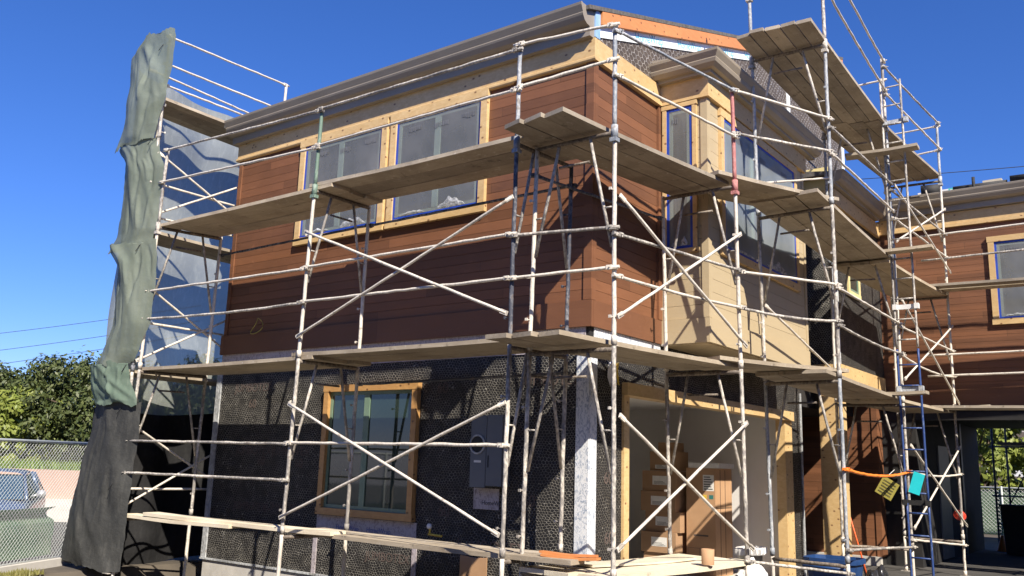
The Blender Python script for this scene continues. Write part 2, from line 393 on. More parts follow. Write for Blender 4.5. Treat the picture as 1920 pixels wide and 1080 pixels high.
# ------------------------------------------------------------------ ground and street
gx = [-80, -30, -10.6, -9.0, -7.3, -6.95, -4, -.7, -.25, 6, 20, 60]; gy = [-40, -14, -7.5, -6.5, -3, .35, .6, 6, 30, 90]
def gh(x, y): return -.26 if x <= -10.6 else (-.26 if -7.0 < x < -.6 and -6.6 < y < .5 else -.02)
gm = MB()
gm.v = [(x, y, gh(x, y)) for y in gy for x in gx]
gm.f = [(j * len(gx) + i, j * len(gx) + i + 1, (j + 1) * len(gx) + i + 1, (j + 1) * len(gx) + i) for j in range(len(gy) - 1) for i in range(len(gx) - 1)]
gm.build('ground', M['dirt'], kind='structure')
MB().box(-7.2, 6, 6.2, 16, -.019, .006).build('courtyard_slab', M['slab'], kind='structure')
MB().quad((-24, -12, -.255), (-10.7, -12, -.255), (-10.7, 40, -.255), (-24, 40, -.255)).build('street', M['asphalt'], kind='structure')

# ------------------------------------------------------------------ the house
H = thing('house', 'brown sided two storey house under construction with taped windows and open garage', 'house', (0, 0, 0))
PITCH = .118
def boards(mb, axis, face, sgn, u0, u1, z0, z1, pitch=PITCH, th=.016, gap=.004):
    z = z0
    while z < z1 - .01:
        t = min(z + pitch - gap, z1)
        a, b = (face, face - sgn * th) if sgn > 0 else (face, face + th)
        lo, hi = min(a, b), max(a, b)
        if axis == 1: mb.box(u0, u1, lo, hi, z, t)
        else: mb.box(lo, hi, u0, u1, z, t)
        z += pitch
# solid cores (upper storey is closed, ground floor hollow for the garage)
MB().box(-6.44, -.018, .018, 9.3, 2.66, 6.42).box(-6.5, -6.36, .05, 9.3, -.02, 2.66).box(-6.36, -.1, 6.2, 6.42, 0, 2.66).build('core_wall', M['black_paper'], H)
b = MB(); boards(b, 1, 0, -1, -6.38, -.085, 3.352, 6.10); b.build('siding_wall', M['siding'], H, label='stained horizontal siding with two taped windows, long side')
b = MB(); boards(b, 0, 0, 1, .075, 1.594, 3.352, 6.10); b.build('siding_wall', M['siding'], H, label='stained horizontal siding between corner and bay')
b = MB().box(-6.5, .026, -.03, .014, 3.06, 3.346).box(-.01, .028, .0145, 1.594, 3.06, 3.346); b.build('skirt_board', M['skirt'], H)
MB().box(-.084, .018, -.02, .012, 3.352, 6.10).box(-.012, .020, .0125, .074, 3.352, 6.10).build('corner_trim', M['siding'], H)
MB().box(-6.46, -6.382, -.018, .012, 3.352, 6.10).build('corner_trim', M['siding'], H)
MB().box(0.002, .03, 1.50, 1.59, 3.352, 6.1).build('corner_trim', M['siding'], H)
# pine fascia: flat board and a round nosed lower edge
def fascia(pts):
    b = MB()
    b.prism([(-.036, 6.14), (-.036, 6.36), (.01, 6.36), (.01, 6.14)], 0, -6.5, .034)
    b.prism([(-.045, 6.085), (-.056, 6.10), (-.056, 6.125), (-.038, 6.139), (.008, 6.139), (.008, 6.085)], 0, -6.51, .052)
    b.box(.0, .036, .011, 1.56, 6.14, 6.36); b.box(.0, .052, .009, 1.56, 6.085, 6.139)
    return b
fascia(0).build('fascia_board', M['pine'], H)
# gutter on the window side
GP = [(.0, 6.36), (-.11, 6.36), (-.112, 6.47), (-.17, 6.475), (-.22, 6.50), (-.255, 6.55), (-.265, 6.575), (-.260, 6.585), (-.295, 6.66), (-.302, 6.69), (-.28, 6.70), (-.27, 6.69), (-.02, 6.69), (.0, 6.69)]
MB().prism(GP, 0, -6.56, .012).build('gutter', M['gutter'], H, label='long taupe gutter above the two taped windows')
MB().box(.0125, .03, -.02, .085, 6.38, 6.74).build('flashing', M['flash_blue'], H)
# roof: one slope rising away from the window side
SL = .337
def rz(y): return 6.70 + SL * y
MB().prism([(-.2, rz(-.2) - .0), (9.42, rz(9.42)), (9.42, rz(9.42) + .05), (-.2, rz(-.2) + .05)], 0, -6.7, .06).build('roof', M['roof'], H)
MB().prism([(.09, rz(.09) - .165), (9.40, rz(9.4) - .165), (9.40, rz(9.4) - .002), (.09, rz(.09) - .002)], 0, -.01, .055).build('rake_board', M['cedar'], H)
MB().prism([(.03, 6.365), (9.38, 6.365), (9.38, rz(9.38) - .17), (.03, rz(.03) - .17)], 0, -.12, -.008).build('gable_wall', M['lath_g'], H)
MB().prism([(.12, rz(.12) - .31), (9.36, rz(9.36) - .31), (9.36, rz(9.36) - .168), (.12, rz(.12) - .168)], 0, -.0075, .006).box(-.007, .007, 6.22, 6.36, 6.9, rz(6.2) - .32).box(-.007, .009, 9.26, 9.385, 6.9, rz(9.2) - .32).build('weather_wrap', M['wrap_clean'], H)
for k in range(7):
    y = .95 + k * 1.15; z = rz(y) - .285
    text('HomeWrap', .155, (.0075, y, z), (0, 1, SL), (0, -SL, 1), M['ink_blue'], H)
MB().box(-.1, .05, .012, .02, 6.365, 6.37).build('flashing', M['flash_blue'], H)

def window(axis, face, sgn, u0, u1, z0, z1, film=True, mull=.5, tw=.1, td=.052, trim='pine', sash='sash', tape=True, label=None, glass='glass'):
    """window > trim mesh with tape, sash, glass and film under it.  sgn = outward sign along axis"""
    def bx(mb, a, b, d0, d1, c, d):
        lo, hi = sorted((face + sgn * d0, face + sgn * d1))
        return mb.box(a, b, lo, hi, c, d) if axis == 1 else mb.box(lo, hi, a, b, c, d)
    m = MB()
    bx(m, u0, u0 + tw, .001, td, z0 + tw, z1 - tw); bx(m, u1 - tw, u1, .001, td, z0 + tw, z1 - tw)
    bx(m, u0 - .012, u1 + .012, .001, td + .004, z1 - tw, z1); bx(m, u0 - .012, u1 + .012, .001, td + .004, z0, z0 + tw)
    w = m.build('window', M[trim], H, label=label)
    i0, i1, j0, j1 = u0 + tw, u1 - tw, z0 + tw, z1 - tw
    bx(MB(), i0, i1, .0012, .004, j0, j1).build('dim_room', M['room'], w)
    e = .035 if tape else 0
    if tape:
        t = MB()
        for a, b_, c, d in ((i0, i0 + e, j0, j1), (i1 - e, i1, j0, j1), (i0 + e, i1 - e, j0, j0 + e), (i0 + e, i1 - e, j1 - e, j1)): bx(t, a, b_, .018, .030, c, d)
        t.build('masking_tape', M['tape'], w)
    s = MB(); q = .045; a0, a1, c0, c1 = i0 + e, i1 - e, j0 + e, j1 - e
    for a, b_, c, d in ((a0, a0 + q, c0, c1), (a1 - q, a1, c0, c1), (a0 + q, a1 - q, c0, c0 + q), (a0 + q, a1 - q, c1 - q, c1)): bx(s, a, b_, .006, .022, c, d)
    if mull:
        mx = a0 + (a1 - a0) * mull; bx(s, mx - .05, mx + .045, .006, .026, c0 + q, c1 - q)
    s.build('sash', M[sash], w)
    bx(MB(), a0 + q, a1 - q, .008, .011, c0 + q, c1 - q).build('glass', M[glass], w)
    if film:
        f = MB(); nu, nv = 24, 24; ph = random.uniform(0, 9)
        def fn(u, v):
            uu = a0 + (a1 - a0) * u; zz = c0 + (c1 - c0) * v
            dd = .0275 + .003 * noise.noise((u * 5 + ph, v * 5, ph)) + .0025 * abs(math.sin(u * 17 + ph + v * 3)) * (1 - v)
            p = face + sgn * dd
            return (uu, p, zz) if axis == 1 else (p, uu, zz)
        f.grid(fn, nu, nv); f.build('film', M[film if isinstance(film, str) else 'film'], w, True)
        rp = random.Random(int(ph * 100)); zt = c1 - .10
        for gq in range(3 if a1 - a0 > .8 else 1):
            uu = a0 + (a1 - a0) * (.14 + .33 * gq); pm = MB()
            for k in range(9 if a1 - a0 > .8 else 4):
                bw = rp.uniform(.008, .02); hb = rp.uniform(.05, .075)
                bx(pm, uu, uu + bw, .0325, .0331, zt - hb - .03 * (gq % 2), zt - .03 * (gq % 2)); uu += bw + rp.uniform(.008, .014)
            pm.build('film_print', M['ink_ghost'], w)
        for side, cen in ((0, .22), (1, .70)):
            c = a0 + (a1 - a0) * cen; wd = (a1 - a0) * .17; hh = .06 + .09 * side
            def cf(u, v):
                uu = c + (u - .5) * 2 * wd; env = math.sin(math.pi * u) ** .7
                h = hh * env * (.75 + .5 * noise.noise((u * 5 + ph, side, 1)))
                dd = .031 + .016 * math.sin(math.pi * v) * env + .006 * noise.noise((u * 9, v * 6, ph))
                pp = face + sgn * dd; zz = c0 + .004 + h * v
                return (uu, pp, zz) if axis == 1 else (pp, uu, zz)
            MB().grid(cf, 24, 8).build('film_bunch', M['film_white'], w, True)
    return w
def ghost(w, axis, face, u0, u1, z, n, size):
    for k in range(n):
        u = u0 + (u1 - u0) * (k + .1) / n
        if axis == 1: text('PROTECT', size, (u, face, z - .03 * (k % 2)), (1, 0, 0), (0, 0, 1), M['ink_ghost'], w)
        else: text('PROTECT', size, (face, u, z - .03 * (k % 2)), (0, 1, 0), (0, 0, 1), M['ink_ghost'], w)
window(1, -.002, -1, -4.96, -3.20, 4.545, 6.11, label='left taped window of the pair', mull=.48)
window(1, -.002, -1, -3.13, -1.49, 4.545, 6.11, label='right taped window of the pair', mull=.5)
MB().box(-3.199, -3.131, -.018, -.001, 4.56, 6.08).build('trim_strip', M['pine'], H)
# ground floor, window side
gw = MB()
gw.box(-6.5, -4.09, .016, .12, .15, 2.86).box(-2.40, -.012, .016, .12, .15, 2.86).box(-4.09, -2.40, .016, .12, .15, .885).box(-4.09, -2.40, .016, .12, 2.535, 2.86)
gw.build('lathed_wall', M['lath_a'], H, label='black papered lower wall under hexagonal wire')
MB().box(-6.47, -.06, .004, .0155, 2.80, 3.065).build('paper_band', M['band'], H)
MB().box(-6.54, -6.43, -.004, .015, .15, 2.79).build('corner_bead', M['galv'], H)
MB().box(-.165, -.004, .002, .0155, .15, 2.92).build('corner_wrap', M['wrap'], H, label='white weather wrap strip at the corner')
MB().box(-.0118, .004, .0158, .15, .15, 2.92).build('corner_wrap', M['wrap'], H)
MB().box(-6.55, .006, -.012, .0155, .125, .149).build('weep_screed', M['galv'], H)
MB().box(-6.5, -.004, .012, .16, -.4, .124).build('foundation', M['concrete'], H)
MB().box(-4.12, -2.37, .006, .0155, .67, .88).box(-4.16, -4.09, .0, .0155, .15, .66).box(-2.42, -2.35, .0, .0155, .15, .66).build('paper_band', M['band'], H, label='wrapped sill strip under the lower window')
for u in (-3.75, -3.2): text('HomeWrap', .085, (u, .004, .72), (1, 0, 0), (0, 0, 1), M['ink_navy'], H)
window(1, .015, -1, -4.08, -2.41, .89, 2.535, film=False, mull=.46, tw=.085, td=.07, trim='pine_warm', sash='sash_dark', tape=False, label='lower uncovered window with green sash in pine trim')
for (u, z, s_, w_) in ((-6.1, 2.5, .17, 'JUMBOTEX'), (-5.75, 2.27, .17, '60'), (-5.95, 1.62, .16, 'JUMBOTEX'), (-5.45, 1.48, .17, '60'), (-5.15, 1.62, .16, 'JUMBOTEX'), (-4.65, 1.46, .17, '60'), (-5.9, .86, .15, 'JUMBOTEX'), (-5.2, .88, .15, 'JUMBOTEX'), (-2.15, 2.4, .18, '60'),
                       (-1.75, .62, .2, 'JUMBOTEX'), (-2.05, .98, .18, '60'), (-.85, 1.15, .18, '60'), (-.95, 1.9, .17, '60'), (-3.2, .4, .15, 'JUMBOTEX'), (-.9, 2.45, .16, 'JUMBOTEX')):
    text(w_, s_, (u, .0125, z), (1, 0, 0), (0, 0, 1), M['ink_brown'], H)
# electrical cabinet
ep = MB().box(-1.485, -1.265, -.12, .0155, 1.33, 2.12).box(-1.245, -1.03, -.135, .0155, 1.35, 2.125).build('meter_cabinet', M['elec'], H, label='grey electrical meter cabinet')
MB().lathe((-1.385, -.1205, 1.80), [(.11, 0), (.11, .012), (.092, .014), (.09, .004)], 24, (0, -1, 0)).build('meter_ring', M['galv'], ep)
MB().lathe((-1.385, -.1215, 1.80), [(.09, 0), (.001, .003)], 24, (0, -1, 0)).build('meter_socket', M['rubber'], ep)
MB().box(-1.225, -1.21, -.139, -.1355, 1.55, 1.68).build('door_latch', M['rubber'], ep)
MB().box(-1.43, -1.33, -.123, -.1205, 1.60, 1.625).build('maker_plate', M['label_white'], ep)
MB().box(-1.52, -1.16, .006, .0155, 1.09, 1.32).build('paper_band', M['band'], H, label='wrap patch below the meter cabinet')
text('HomeWrap', .07, (-1.40, .004, 1.14), (1, 0, 0), (0, 0, 1), M['ink_black'], H)
# ground floor, garage side
g2 = MB().box(-.12, -.013, .151, .70, .02, 2.86).box(-.12, -.013, .70, 5.93, 2.53, 2.86).box(-.12, -.013, 5.93, 6.43, .02, 2.86).box(-.12, -.013, 1.594, 6.43, 2.861, 3.3)
g2.build('lathed_wall', M['lath_b'], H, label='black papered wall around the garage opening')
MB().box(-.012, -.002, .09, 1.594, 2.86, 3.058).build('paper_band', M['wrap'], H)
text('60', .18, (-.0115, .33, 1.42), (0, 1, 0), (0, 0, 1), M['ink_brown'], H)
text('60', .18, (-.0115, .35, .8), (0, 1, 0), (0, 0, 1), M['ink_brown'], H)
MB().box(-.125, .062, .70, 5.93, 2.385, 2.525).build('garage_header', M['pine'], H)
MB().box(-.124, .020, .70, .815, .02, 2.384).build('garage_jamb', M['pine'], H)
MB().box(-.124, .020, 5.62, 5.93, .02, 2.384).build('garage_jamb', M['pine'], H)
MB().box(-.03, .004, 6.40, 6.45, .02, 2.86).box(-.06, -.01, 6.431, 6.455, .02, 2.86).build('corner_bead', M['galv'], H)
gr = MB().box(-6.35, -.13, 6.10, 6.19, .0, 2.64).box(-6.35, -6.25, .2, 6.1, 0, 2.64).box(-6.25, -.13, .13, .2, 0, 2.64).box(-6.25, -.13, .2, 6.1, 2.60, 2.645).box(-.24, -.13, .21, .6, 0, 2.6).box(-3.2, -3.1, .2, 2.9, 0, 2.6)
gr.build('garage_drywall', M['drywall'], H)
MB().box(-6.25, .02, .2, 6.1, -.018, .012).build('garage_slab', M['concrete'], H)

# bay window volume
BY0, BY1, BX = 1.595, 5.0, .63
MB().box(-.01, BX - .02, BY0 + .02, BY1 - .02, 3.07, 6.42).build('bay_core', M['black_paper'], H)
b = MB(); boards(b, 1, BY0, -1, .0, BX - .075, 3.352, 6.10, .16); boards(b, 0, BX, 1, BY0 + .075, BY1 - .075, 3.352, 6.10, .16); b.build('bay_siding', M['tan_siding'], H)
MB().box(.0, BX + .022, BY0 - .024, BY0 + .01, 3.055, 3.346).box(BX - .01, BX + .024, BY0 + .0105, BY1 + .02, 3.055, 3.346).build('bay_skirt', M['tan_siding'], H)
MB().box(BX - .074, BX + .014, BY0 - .016, BY0 + .012, 3.352, 6.10).box(BX - .014, BX + .016, BY0 + .0125, BY0 + .074, 3.352, 6.10).build('bay_corner_trim', M['tan_siding'], H)
MB().box(BX - .014, BX + .016, BY1 - .074, BY1, 3.352, 6.10).build('bay_corner_trim', M['tan_siding'], H)
MB().box(.0, BX - .02, BY0 + .0, BY1, 3.045, 3.068).build('bay_underside', M['tan_siding'], H)
MB().box(-.002, BX + .05, BY0 - .05, BY0 + .012, 6.085, 6.36).box(BX - .012, BX + .052, BY0 + .0125, BY1 + .03, 6.085, 6.36).build('bay_fascia', M['pine'], H)
GB = [(-.0, 6.35), (-.10, 6.35), (-.105, 6.385), (-.16, 6.39), (-.205, 6.43), (-.22, 6.47), (-.218, 6.48), (-.255, 6.545), (-.262, 6.575), (-.24, 6.58), (-.02, 6.58), (.0, 6.58)]
bg = MB(); m_ = len(GB)
for a, z in GB: bg.v.append((-.004, BY0 - .02 + a, z))
for a, z in GB: bg.v.append((BX + .02 - a, BY0 - .02 + a, z))
for a, z in GB: bg.v.append((BX + .02 - a, BY1 + .25, z))
for q_ in range(2):
    for k in range(m_): w_ = (k + 1) % m_; bg.f.append((q_ * m_ + k, q_ * m_ + w_, (q_ + 1) * m_ + w_, (q_ + 1) * m_ + k))
bg.f.append(tuple(range(m_))); bg.f.append(tuple(range(2 * m_, 3 * m_)))
bg.build('bay_gutter', M['gutter_tan'], H)
MB().prism([(-.006, 6.55), (BX + .2, 6.55), (BX + .2, 6.575), (-.006, 6.66)], 1, BY0 - .18, BY1 + .2).build('bay_roof', M['gutter'], H)
window(1, BY0 - .002, -1, .05, .51, 4.15, 6.075, mull=0, tw=.055, td=.04, label='narrow taped side window of the bay', glass='glass')
window(0, BX + .001, 1, 1.93, 4.64, 4.17, 6.06, film='film_blue', mull=.36, tw=.1, td=.04, label='wide taped front window of the bay', glass='glass_sky')
# the projecting volume past the bay
VX, VY = .5, 6.9
MB().box(-.02, VX - .015, VY + .015, 9.6, 3.1, 6.4).build('core_wall', M['black_paper'], H)
MB().box(VX - .0148, VX, VY + .08, 9.598, 3.372, 6.09).build('lathed_wall', M['lath_b'], H, label='dark lathed wall of the block past the bay')
MB().box(.0, VX - .09, VY, VY + .0148, 3.372, 6.09).build('lathed_wall', M['lath_a'], H)
MB().box(VX - .089, VX + .004, VY - .004, VY + .0146, 3.372, 6.09).box(VX - .0146, VX + .005, VY + .0148, VY + .079, 3.372, 6.09).build('corner_wrap', M['wrap'], H)
MB().box(.02, VX + .03, VY - .03, VY + .02, 3.085, 3.37).box(VX - .02, VX + .032, VY + .0205, 9.55, 3.085, 3.37).build('porch_beam', M['pine'], H)
MB().box(-.002, VX + .05, VY - .05, VY + .0, 6.092, 6.36).box(VX + .001, VX + .052, VY + .0005, 9.57, 6.092, 6.36).build('fascia_board', M['pine'], H)
MB().prism([(VX + .02 - a, z + .03) for a, z in GB], 1, VY - .26, 9.36).build('gutter', M['gutter'], H)
MB().prism([(-.006, 6.58), (VX + .18, 6.58), (VX + .18, 6.605), (-.006, 6.70)], 1, VY - .22, 9.6).build('roof', M['roof'], H)
MB().box(-.0, .44, VY - .012, VY - .002, 6.37, 6.78).build('soffit_panel', M['yellow_wood'], H)
MB().box(.12, .46, VY + .06, VY + .40, 0.0, 3.084).build('porch_post', M['pine'], H)
window(0, VX + .001, 1, 7.5, 8.2, 4.63, 5.9, film=False, mull=0, tw=.09, td=.03, trim='yellow_wood', sash='sash_dark', tape=False, label='small window in pale yellow trim behind the planks')
# entry recess walls
b = MB(); boards(b, 1, 9.3, -1, -3.0, .31, .16, 3.08, .16); b.build('entry_siding', M['siding'], H)
MB().box(.312, .41, 9.28, 9.31, .16, 3.08).box(.38, .412, 9.3105, 9.59, .16, 3.08).build('corner_trim', M['siding'], H)
MB().box(-3.05, .378, 9.317, 9.6, .0, 3.08).box(-3.2, -3.05, 6.42, 9.6, 0, 3.08).box(-3.05, .0, 6.43, 9.3, 3.081, 3.2).build('core_wall', M['black_paper'], H)
MB().box(-3.04, .39, 9.2, 9.316, .0, .158).build('foundation', M['concrete'], H)

# the far wing over a passage
WY = 9.6
MB().box(.39, 9, WY + .02, 15.5, 2.74, 6.42).box(.36, 1.0, WY, 15.5, 0, 2.74).box(4.9, 9, WY, 15.5, 0, 2.74).build('core_wall', M['black_paper'], H)
b = MB(); boards(b, 1, WY, -1, .5, 9, 3.16, 6.14); b.build('siding_wall', M['siding'], H, label='stained siding of the far wing over the passage')
MB().box(.42, 9, WY - .022, WY + .012, 2.78, 3.154).build('skirt_board', M['skirt'], H)
MB().box(.5, 9, WY - .04, WY + .01, 6.2, 6.42).box(.5, 9, WY - .055, WY + .01, 6.142, 6.199).build('fascia_board', M['pine'], H)
MB().prism([(WY + a, z + .07) for a, z in GP], 0, .55, 9.2).build('gutter', M['gutter'], H)
MB().prism([(WY - .2, 6.76), (15.7, 7.6), (15.7, 7.65), (WY - .2, 6.80)], 0, .3, 9.2).build('roof', M['roof'], H)
MB().box(.5, 4.9, WY - .01, WY + .05, 2.60, 2.74).build('passage_header', M['black_paper'], H)
window(1, WY - .002, -1, 2.40, 3.75, 4.27, 5.87, label='taped window of the far wing', mull=.5)
MB().box(.99, 1.04, 13.3, 13.45, 0, 2.74).box(.99, 1.03, 11.2, 12.1, .05, 2.2).build('door_frame', M['elec'], H)
for r_ in (0, 1):
    pass

# ------------------------------------------------------------------ scaffold
POLE = {  # x = a + b z, y = c + d z
 'A1o': (-6.6345, .032, -1.25, 0), 'A1i': (-6.3583, .0212, -.36, 0), 'A2o': (-3.2655, .0271, -1.25, 0), 'A2i': (-3.1696, .0103, -.36, 0),
 'A3o': (-.1546, .0051, -1.22, 0), 'A3i': (-.1103, .0122, -.34, 0), 'B1o': (.8834, -.0062, -.97, 0), 'B1i': (-.121, .014, -.97, 0),
 'B2o': (1.15, 0, 1.3514, -.0341), 'B2i': (.24, 0, 1.3795, -.0378), 'B3o': (1.8, 0, 2.6118, -.0118), 'B3i': (.87, 0, 2.8, -.0459),
 'B4o': (1.65, 0, 6.1614, -.0334), 'B4i': (.75, 0, 5.8979, -.0196), 'B5o': (1.82, 0, 8.811, .0086), 'B5i': (.9, 0, 8.82, 0),
 'T1o': (-7.36, 0, -1.10, 0), 'T1i': (-6.71, .0, -1.26, 0), 'T2o': (-7.55, 0, .92, 0), 'T2i': (-6.71, 0, .92, 0), 'T3o': (-7.62, 0, 3.1, 0), 'T3i': (-6.71, 0, 3.1, 0)}
def P(n, z): a, b_, c, d = POLE[n]; return Vector((a + b_ * z, c + d * z, z))
WHERE = {'A1': 'at the left end of the window side', 'A2': 'in the middle of the window side', 'A3': 'at the right end of the window side',
         'B1': 'at the house corner', 'B2': 'beside the bay window', 'B3': 'past the bay window', 'B4': 'by the blue ladder', 'B5': 'in front of the far wing',
         'T1': 'at the front of the netted tower', 'T2': 'in the middle of the netted tower', 'T3': 'at the back of the netted tower'}
LIFT = ['base', 'lowest', 'second', 'top']
def frame(key, li, z0, z1, mat, mat2=None, legs=True):
    o_, i_ = key + 'o', key + 'i'
    po, pi = P(o_, z0), P(i_, z0)
    r = thing('scaffold_frame', f'walk through scaffold frame, {LIFT[li]} lift, {WHERE[key]}', 'scaffold frame', (po + pi) / 2, 'scaffold frames')
    m2 = mat2 or mat
    for n in (o_, i_):
        t = MB(); a, b_ = P(n, z0), P(n, z1 + .03)
        t.tube(a, b_, .022, 10, .05, .12, .0025); t.tube(a + Vector((0, 0, .01)), P(n, z0 + .09), .029, 10)
        t.build('post', mat, r, True)
    a, b_ = P(o_, z1), P(i_, z1); d = (b_ - a)
    MB().tube(a, b_, .0225, 8, .05, .15, .002).build('bearer', M['pipe_dirty_shade'], r, True)
    if li > 0:
        side = Vector((d.y, -d.x, 0)).normalized()
        for fr, n in ((.30, o_), (.70, i_)):
            top = a.lerp(b_, fr); low = P(n, z1 - 1.12); low = low.lerp(P(i_ if n == o_ else o_, z1 - 1.12), .03)
            knee = top.lerp(low, .25) + (a.lerp(b_, .5) - top) * .05 * (1 if n == o_ else 1); knee.z = z1 - .26
            MB().path([top - Vector((0, 0, .01)), knee, low], .0165, 8).build('strut', m2, r, True)
            if li != 3 or n == o_:
                q = knee.lerp(low, .55); w = P(n, q.z); MB().tube(q, w, .009, 6).build('rung', m2, r, True)
        k1 = a.lerp(b_, .305); k2 = a.lerp(b_, .695)
        MB().tube(k1 - Vector((0, 0, .24)), k2 - Vector((0, 0, .24)), .013, 8).build('tie', M['pipe_dirty_shade'], r, True)
        for n in (o_, i_):
            for h in (.26, 1.48) if n == o_ else (.3, .72, 1.5):
                c = P(n, z0 + h); t = MB().tube(c, c - side * .07, .006, 6); t.obox(c - side * .075, side * .008, Vector((0, 0, .013)), d.normalized() * .013)
                t.build('lock_pin', mat, r)
    else:
        for n in (o_, i_):
            c = P(n, z0); MB().box(c.x - .075, c.x + .075, c.y - .075, c.y + .075, c.z - .0, c.z + .008).build('base_plate', M['pipe2'], r)
    return r
ZB = {'A1': (.71, 2.69, 4.745), 'A2': (.71, 2.69, 4.745), 'A3': (.71, 2.69, 4.745), 'B1': (.60, 2.652, 4.743), 'B2': (.60, 2.656, 4.743), 'B3': (.58, 2.655, 4.747, 6.85),
      'B4': (.56, 2.62, 4.77, 6.95), 'B5': (.55, 2.70, 4.70, 6.83), 'T1': (.70, 2.66, 4.70, 6.70), 'T2': (.70, 2.66, 4.70, 6.70), 'T3': (.70, 2.66, 4.70, 6.70)}
FM = {('A1', 2): 'pipe', ('A2', 2): 'pipe', ('A3', 2): 'pipe_dark', ('B1', 2): 'pipe', ('B3', 3): 'pipe_blue', ('B4', 3): 'pipe_blue', ('B3', 1): 'pipe_blue', ('B3', 2): 'pipe2', ('T1', 3): 'pipe2', ('T1', 2): 'pipe_dark'}
for k, zs in ZB.items():
    zp = -.25 if k in ('A1', 'A2', 'A3') else 0.0
    for li, z in enumerate(zs):
        m1 = M[FM.get((k, li), 'pipe' if (li + len(k)) % 3 else 'pipe2')]
        frame(k, li, zp if li == 0 else zp + .035, z, m1, M['pipe2'] if li else None); zp = z

# guard posts standing on the frames
def guard_post(n, z0, z1, mat, where):
    t = MB().tube(P(n, z0), P(n, z1), .0225, 10, .05, .12, .002); t.tube(P(n, z0 - .12), P(n, z0 + .02), .034, 10)
    c = P(n, z0 - .05); t.obox(c + Vector((0, 0, -.08)), (.036, 0, 0), (0, .036, 0), (0, 0, .02))
    single(t, 'guard_post', M[mat], f'{where}', 'guard post', 'scaffold guard posts', True)
guard_post('A1o', 4.80, 5.92, 'pipe2', 'bare guard post, left end of the window side')
guard_post('A2o', 4.80, 5.80, 'pipe_green', 'green painted guard post crossing the left taped window')
guard_post('A3o', 4.80, 5.84, 'pipe_blue', 'pale blue guard post right of the taped windows')
guard_post('B1o', 4.80, 5.87, 'pipe_blue', 'blue grey guard post in front of the house corner')
guard_post('B2o', 4.80, 5.91, 'pipe_red', 'pinkish red guard post beside the bay window')
guard_post('B3o', 6.90, 8.4, 'pipe2', 'tall guard post at outer end of the top deck')
guard_post('B3i', 6.90, 8.4, 'pipe_blue', 'tall guard post at wall end of the top deck')
guard_post('B4o', 7.0, 8.05, 'pipe2', 'guard post rising behind the ladder top')
guard_post('B5o', 6.9, 7.97, 'pipe_blue', 'right hand guard post of the top deck')
guard_post('T1i', 6.78, 7.78, 'pipe2', 'guard post at the top front of the netted tower')
guard_post('T2i', 6.78, 7.80, 'pipe', 'guard post at the top rear of the netted tower')

guard_post('B4i', 7.0, 8.0, 'pipe2', 'inner guard post behind the ladder top, wall side')
guard_post('B5i', 6.88, 7.95, 'pipe', 'inner guard post at the far end of the top deck')
BAY = {'A1A2': 'left bay of the window side', 'A2A3': 'right bay of the window side', 'A3B1': 'corner between both sides', 'B1B2': 'bay left of the bay window',
       'B2B3': 'short bay around the bay window', 'B3B4': 'bay past the bay window', 'B4B5': 'bay right of the ladder', 'T1T2': 'front bay of the netted tower', 'T2T3': 'rear bay of the netted tower'}
def rail(na, za, nb, zb, sag, label, mat='pipe', r=.0162, off=.035, ext=.06, cat='guard rail', grp='scaffold guard rails', name='guard_rail'):
    a, b_ = P(na, za), P(nb, zb); d = (b_ - a).normalized(); s = Vector((d.y, -d.x, 0)).normalized()
    a2 = a + s * off - d * ext; b2 = b_ + s * off + d * ext
    t = MB().tube(a2, b2, r, 8, .12, .13, .003, sag)
    for q, e in ((a, 1), (b_, -1)):
        t.obox(q + s * (off + .004) + d * e * .035, d * .028, s * .017, Vector((0, 0, .021))); t.obox(q + s * (off - .015) - d * e * .012, d * .022, s * .026, Vector((0, 0, .017)))
        t.tube(q + s * (off + .02) + d * e * .03, q + s * (off + .05) + d * e * .03, .007, 6)
    return single(t, name, M[mat], label, cat, grp, True)
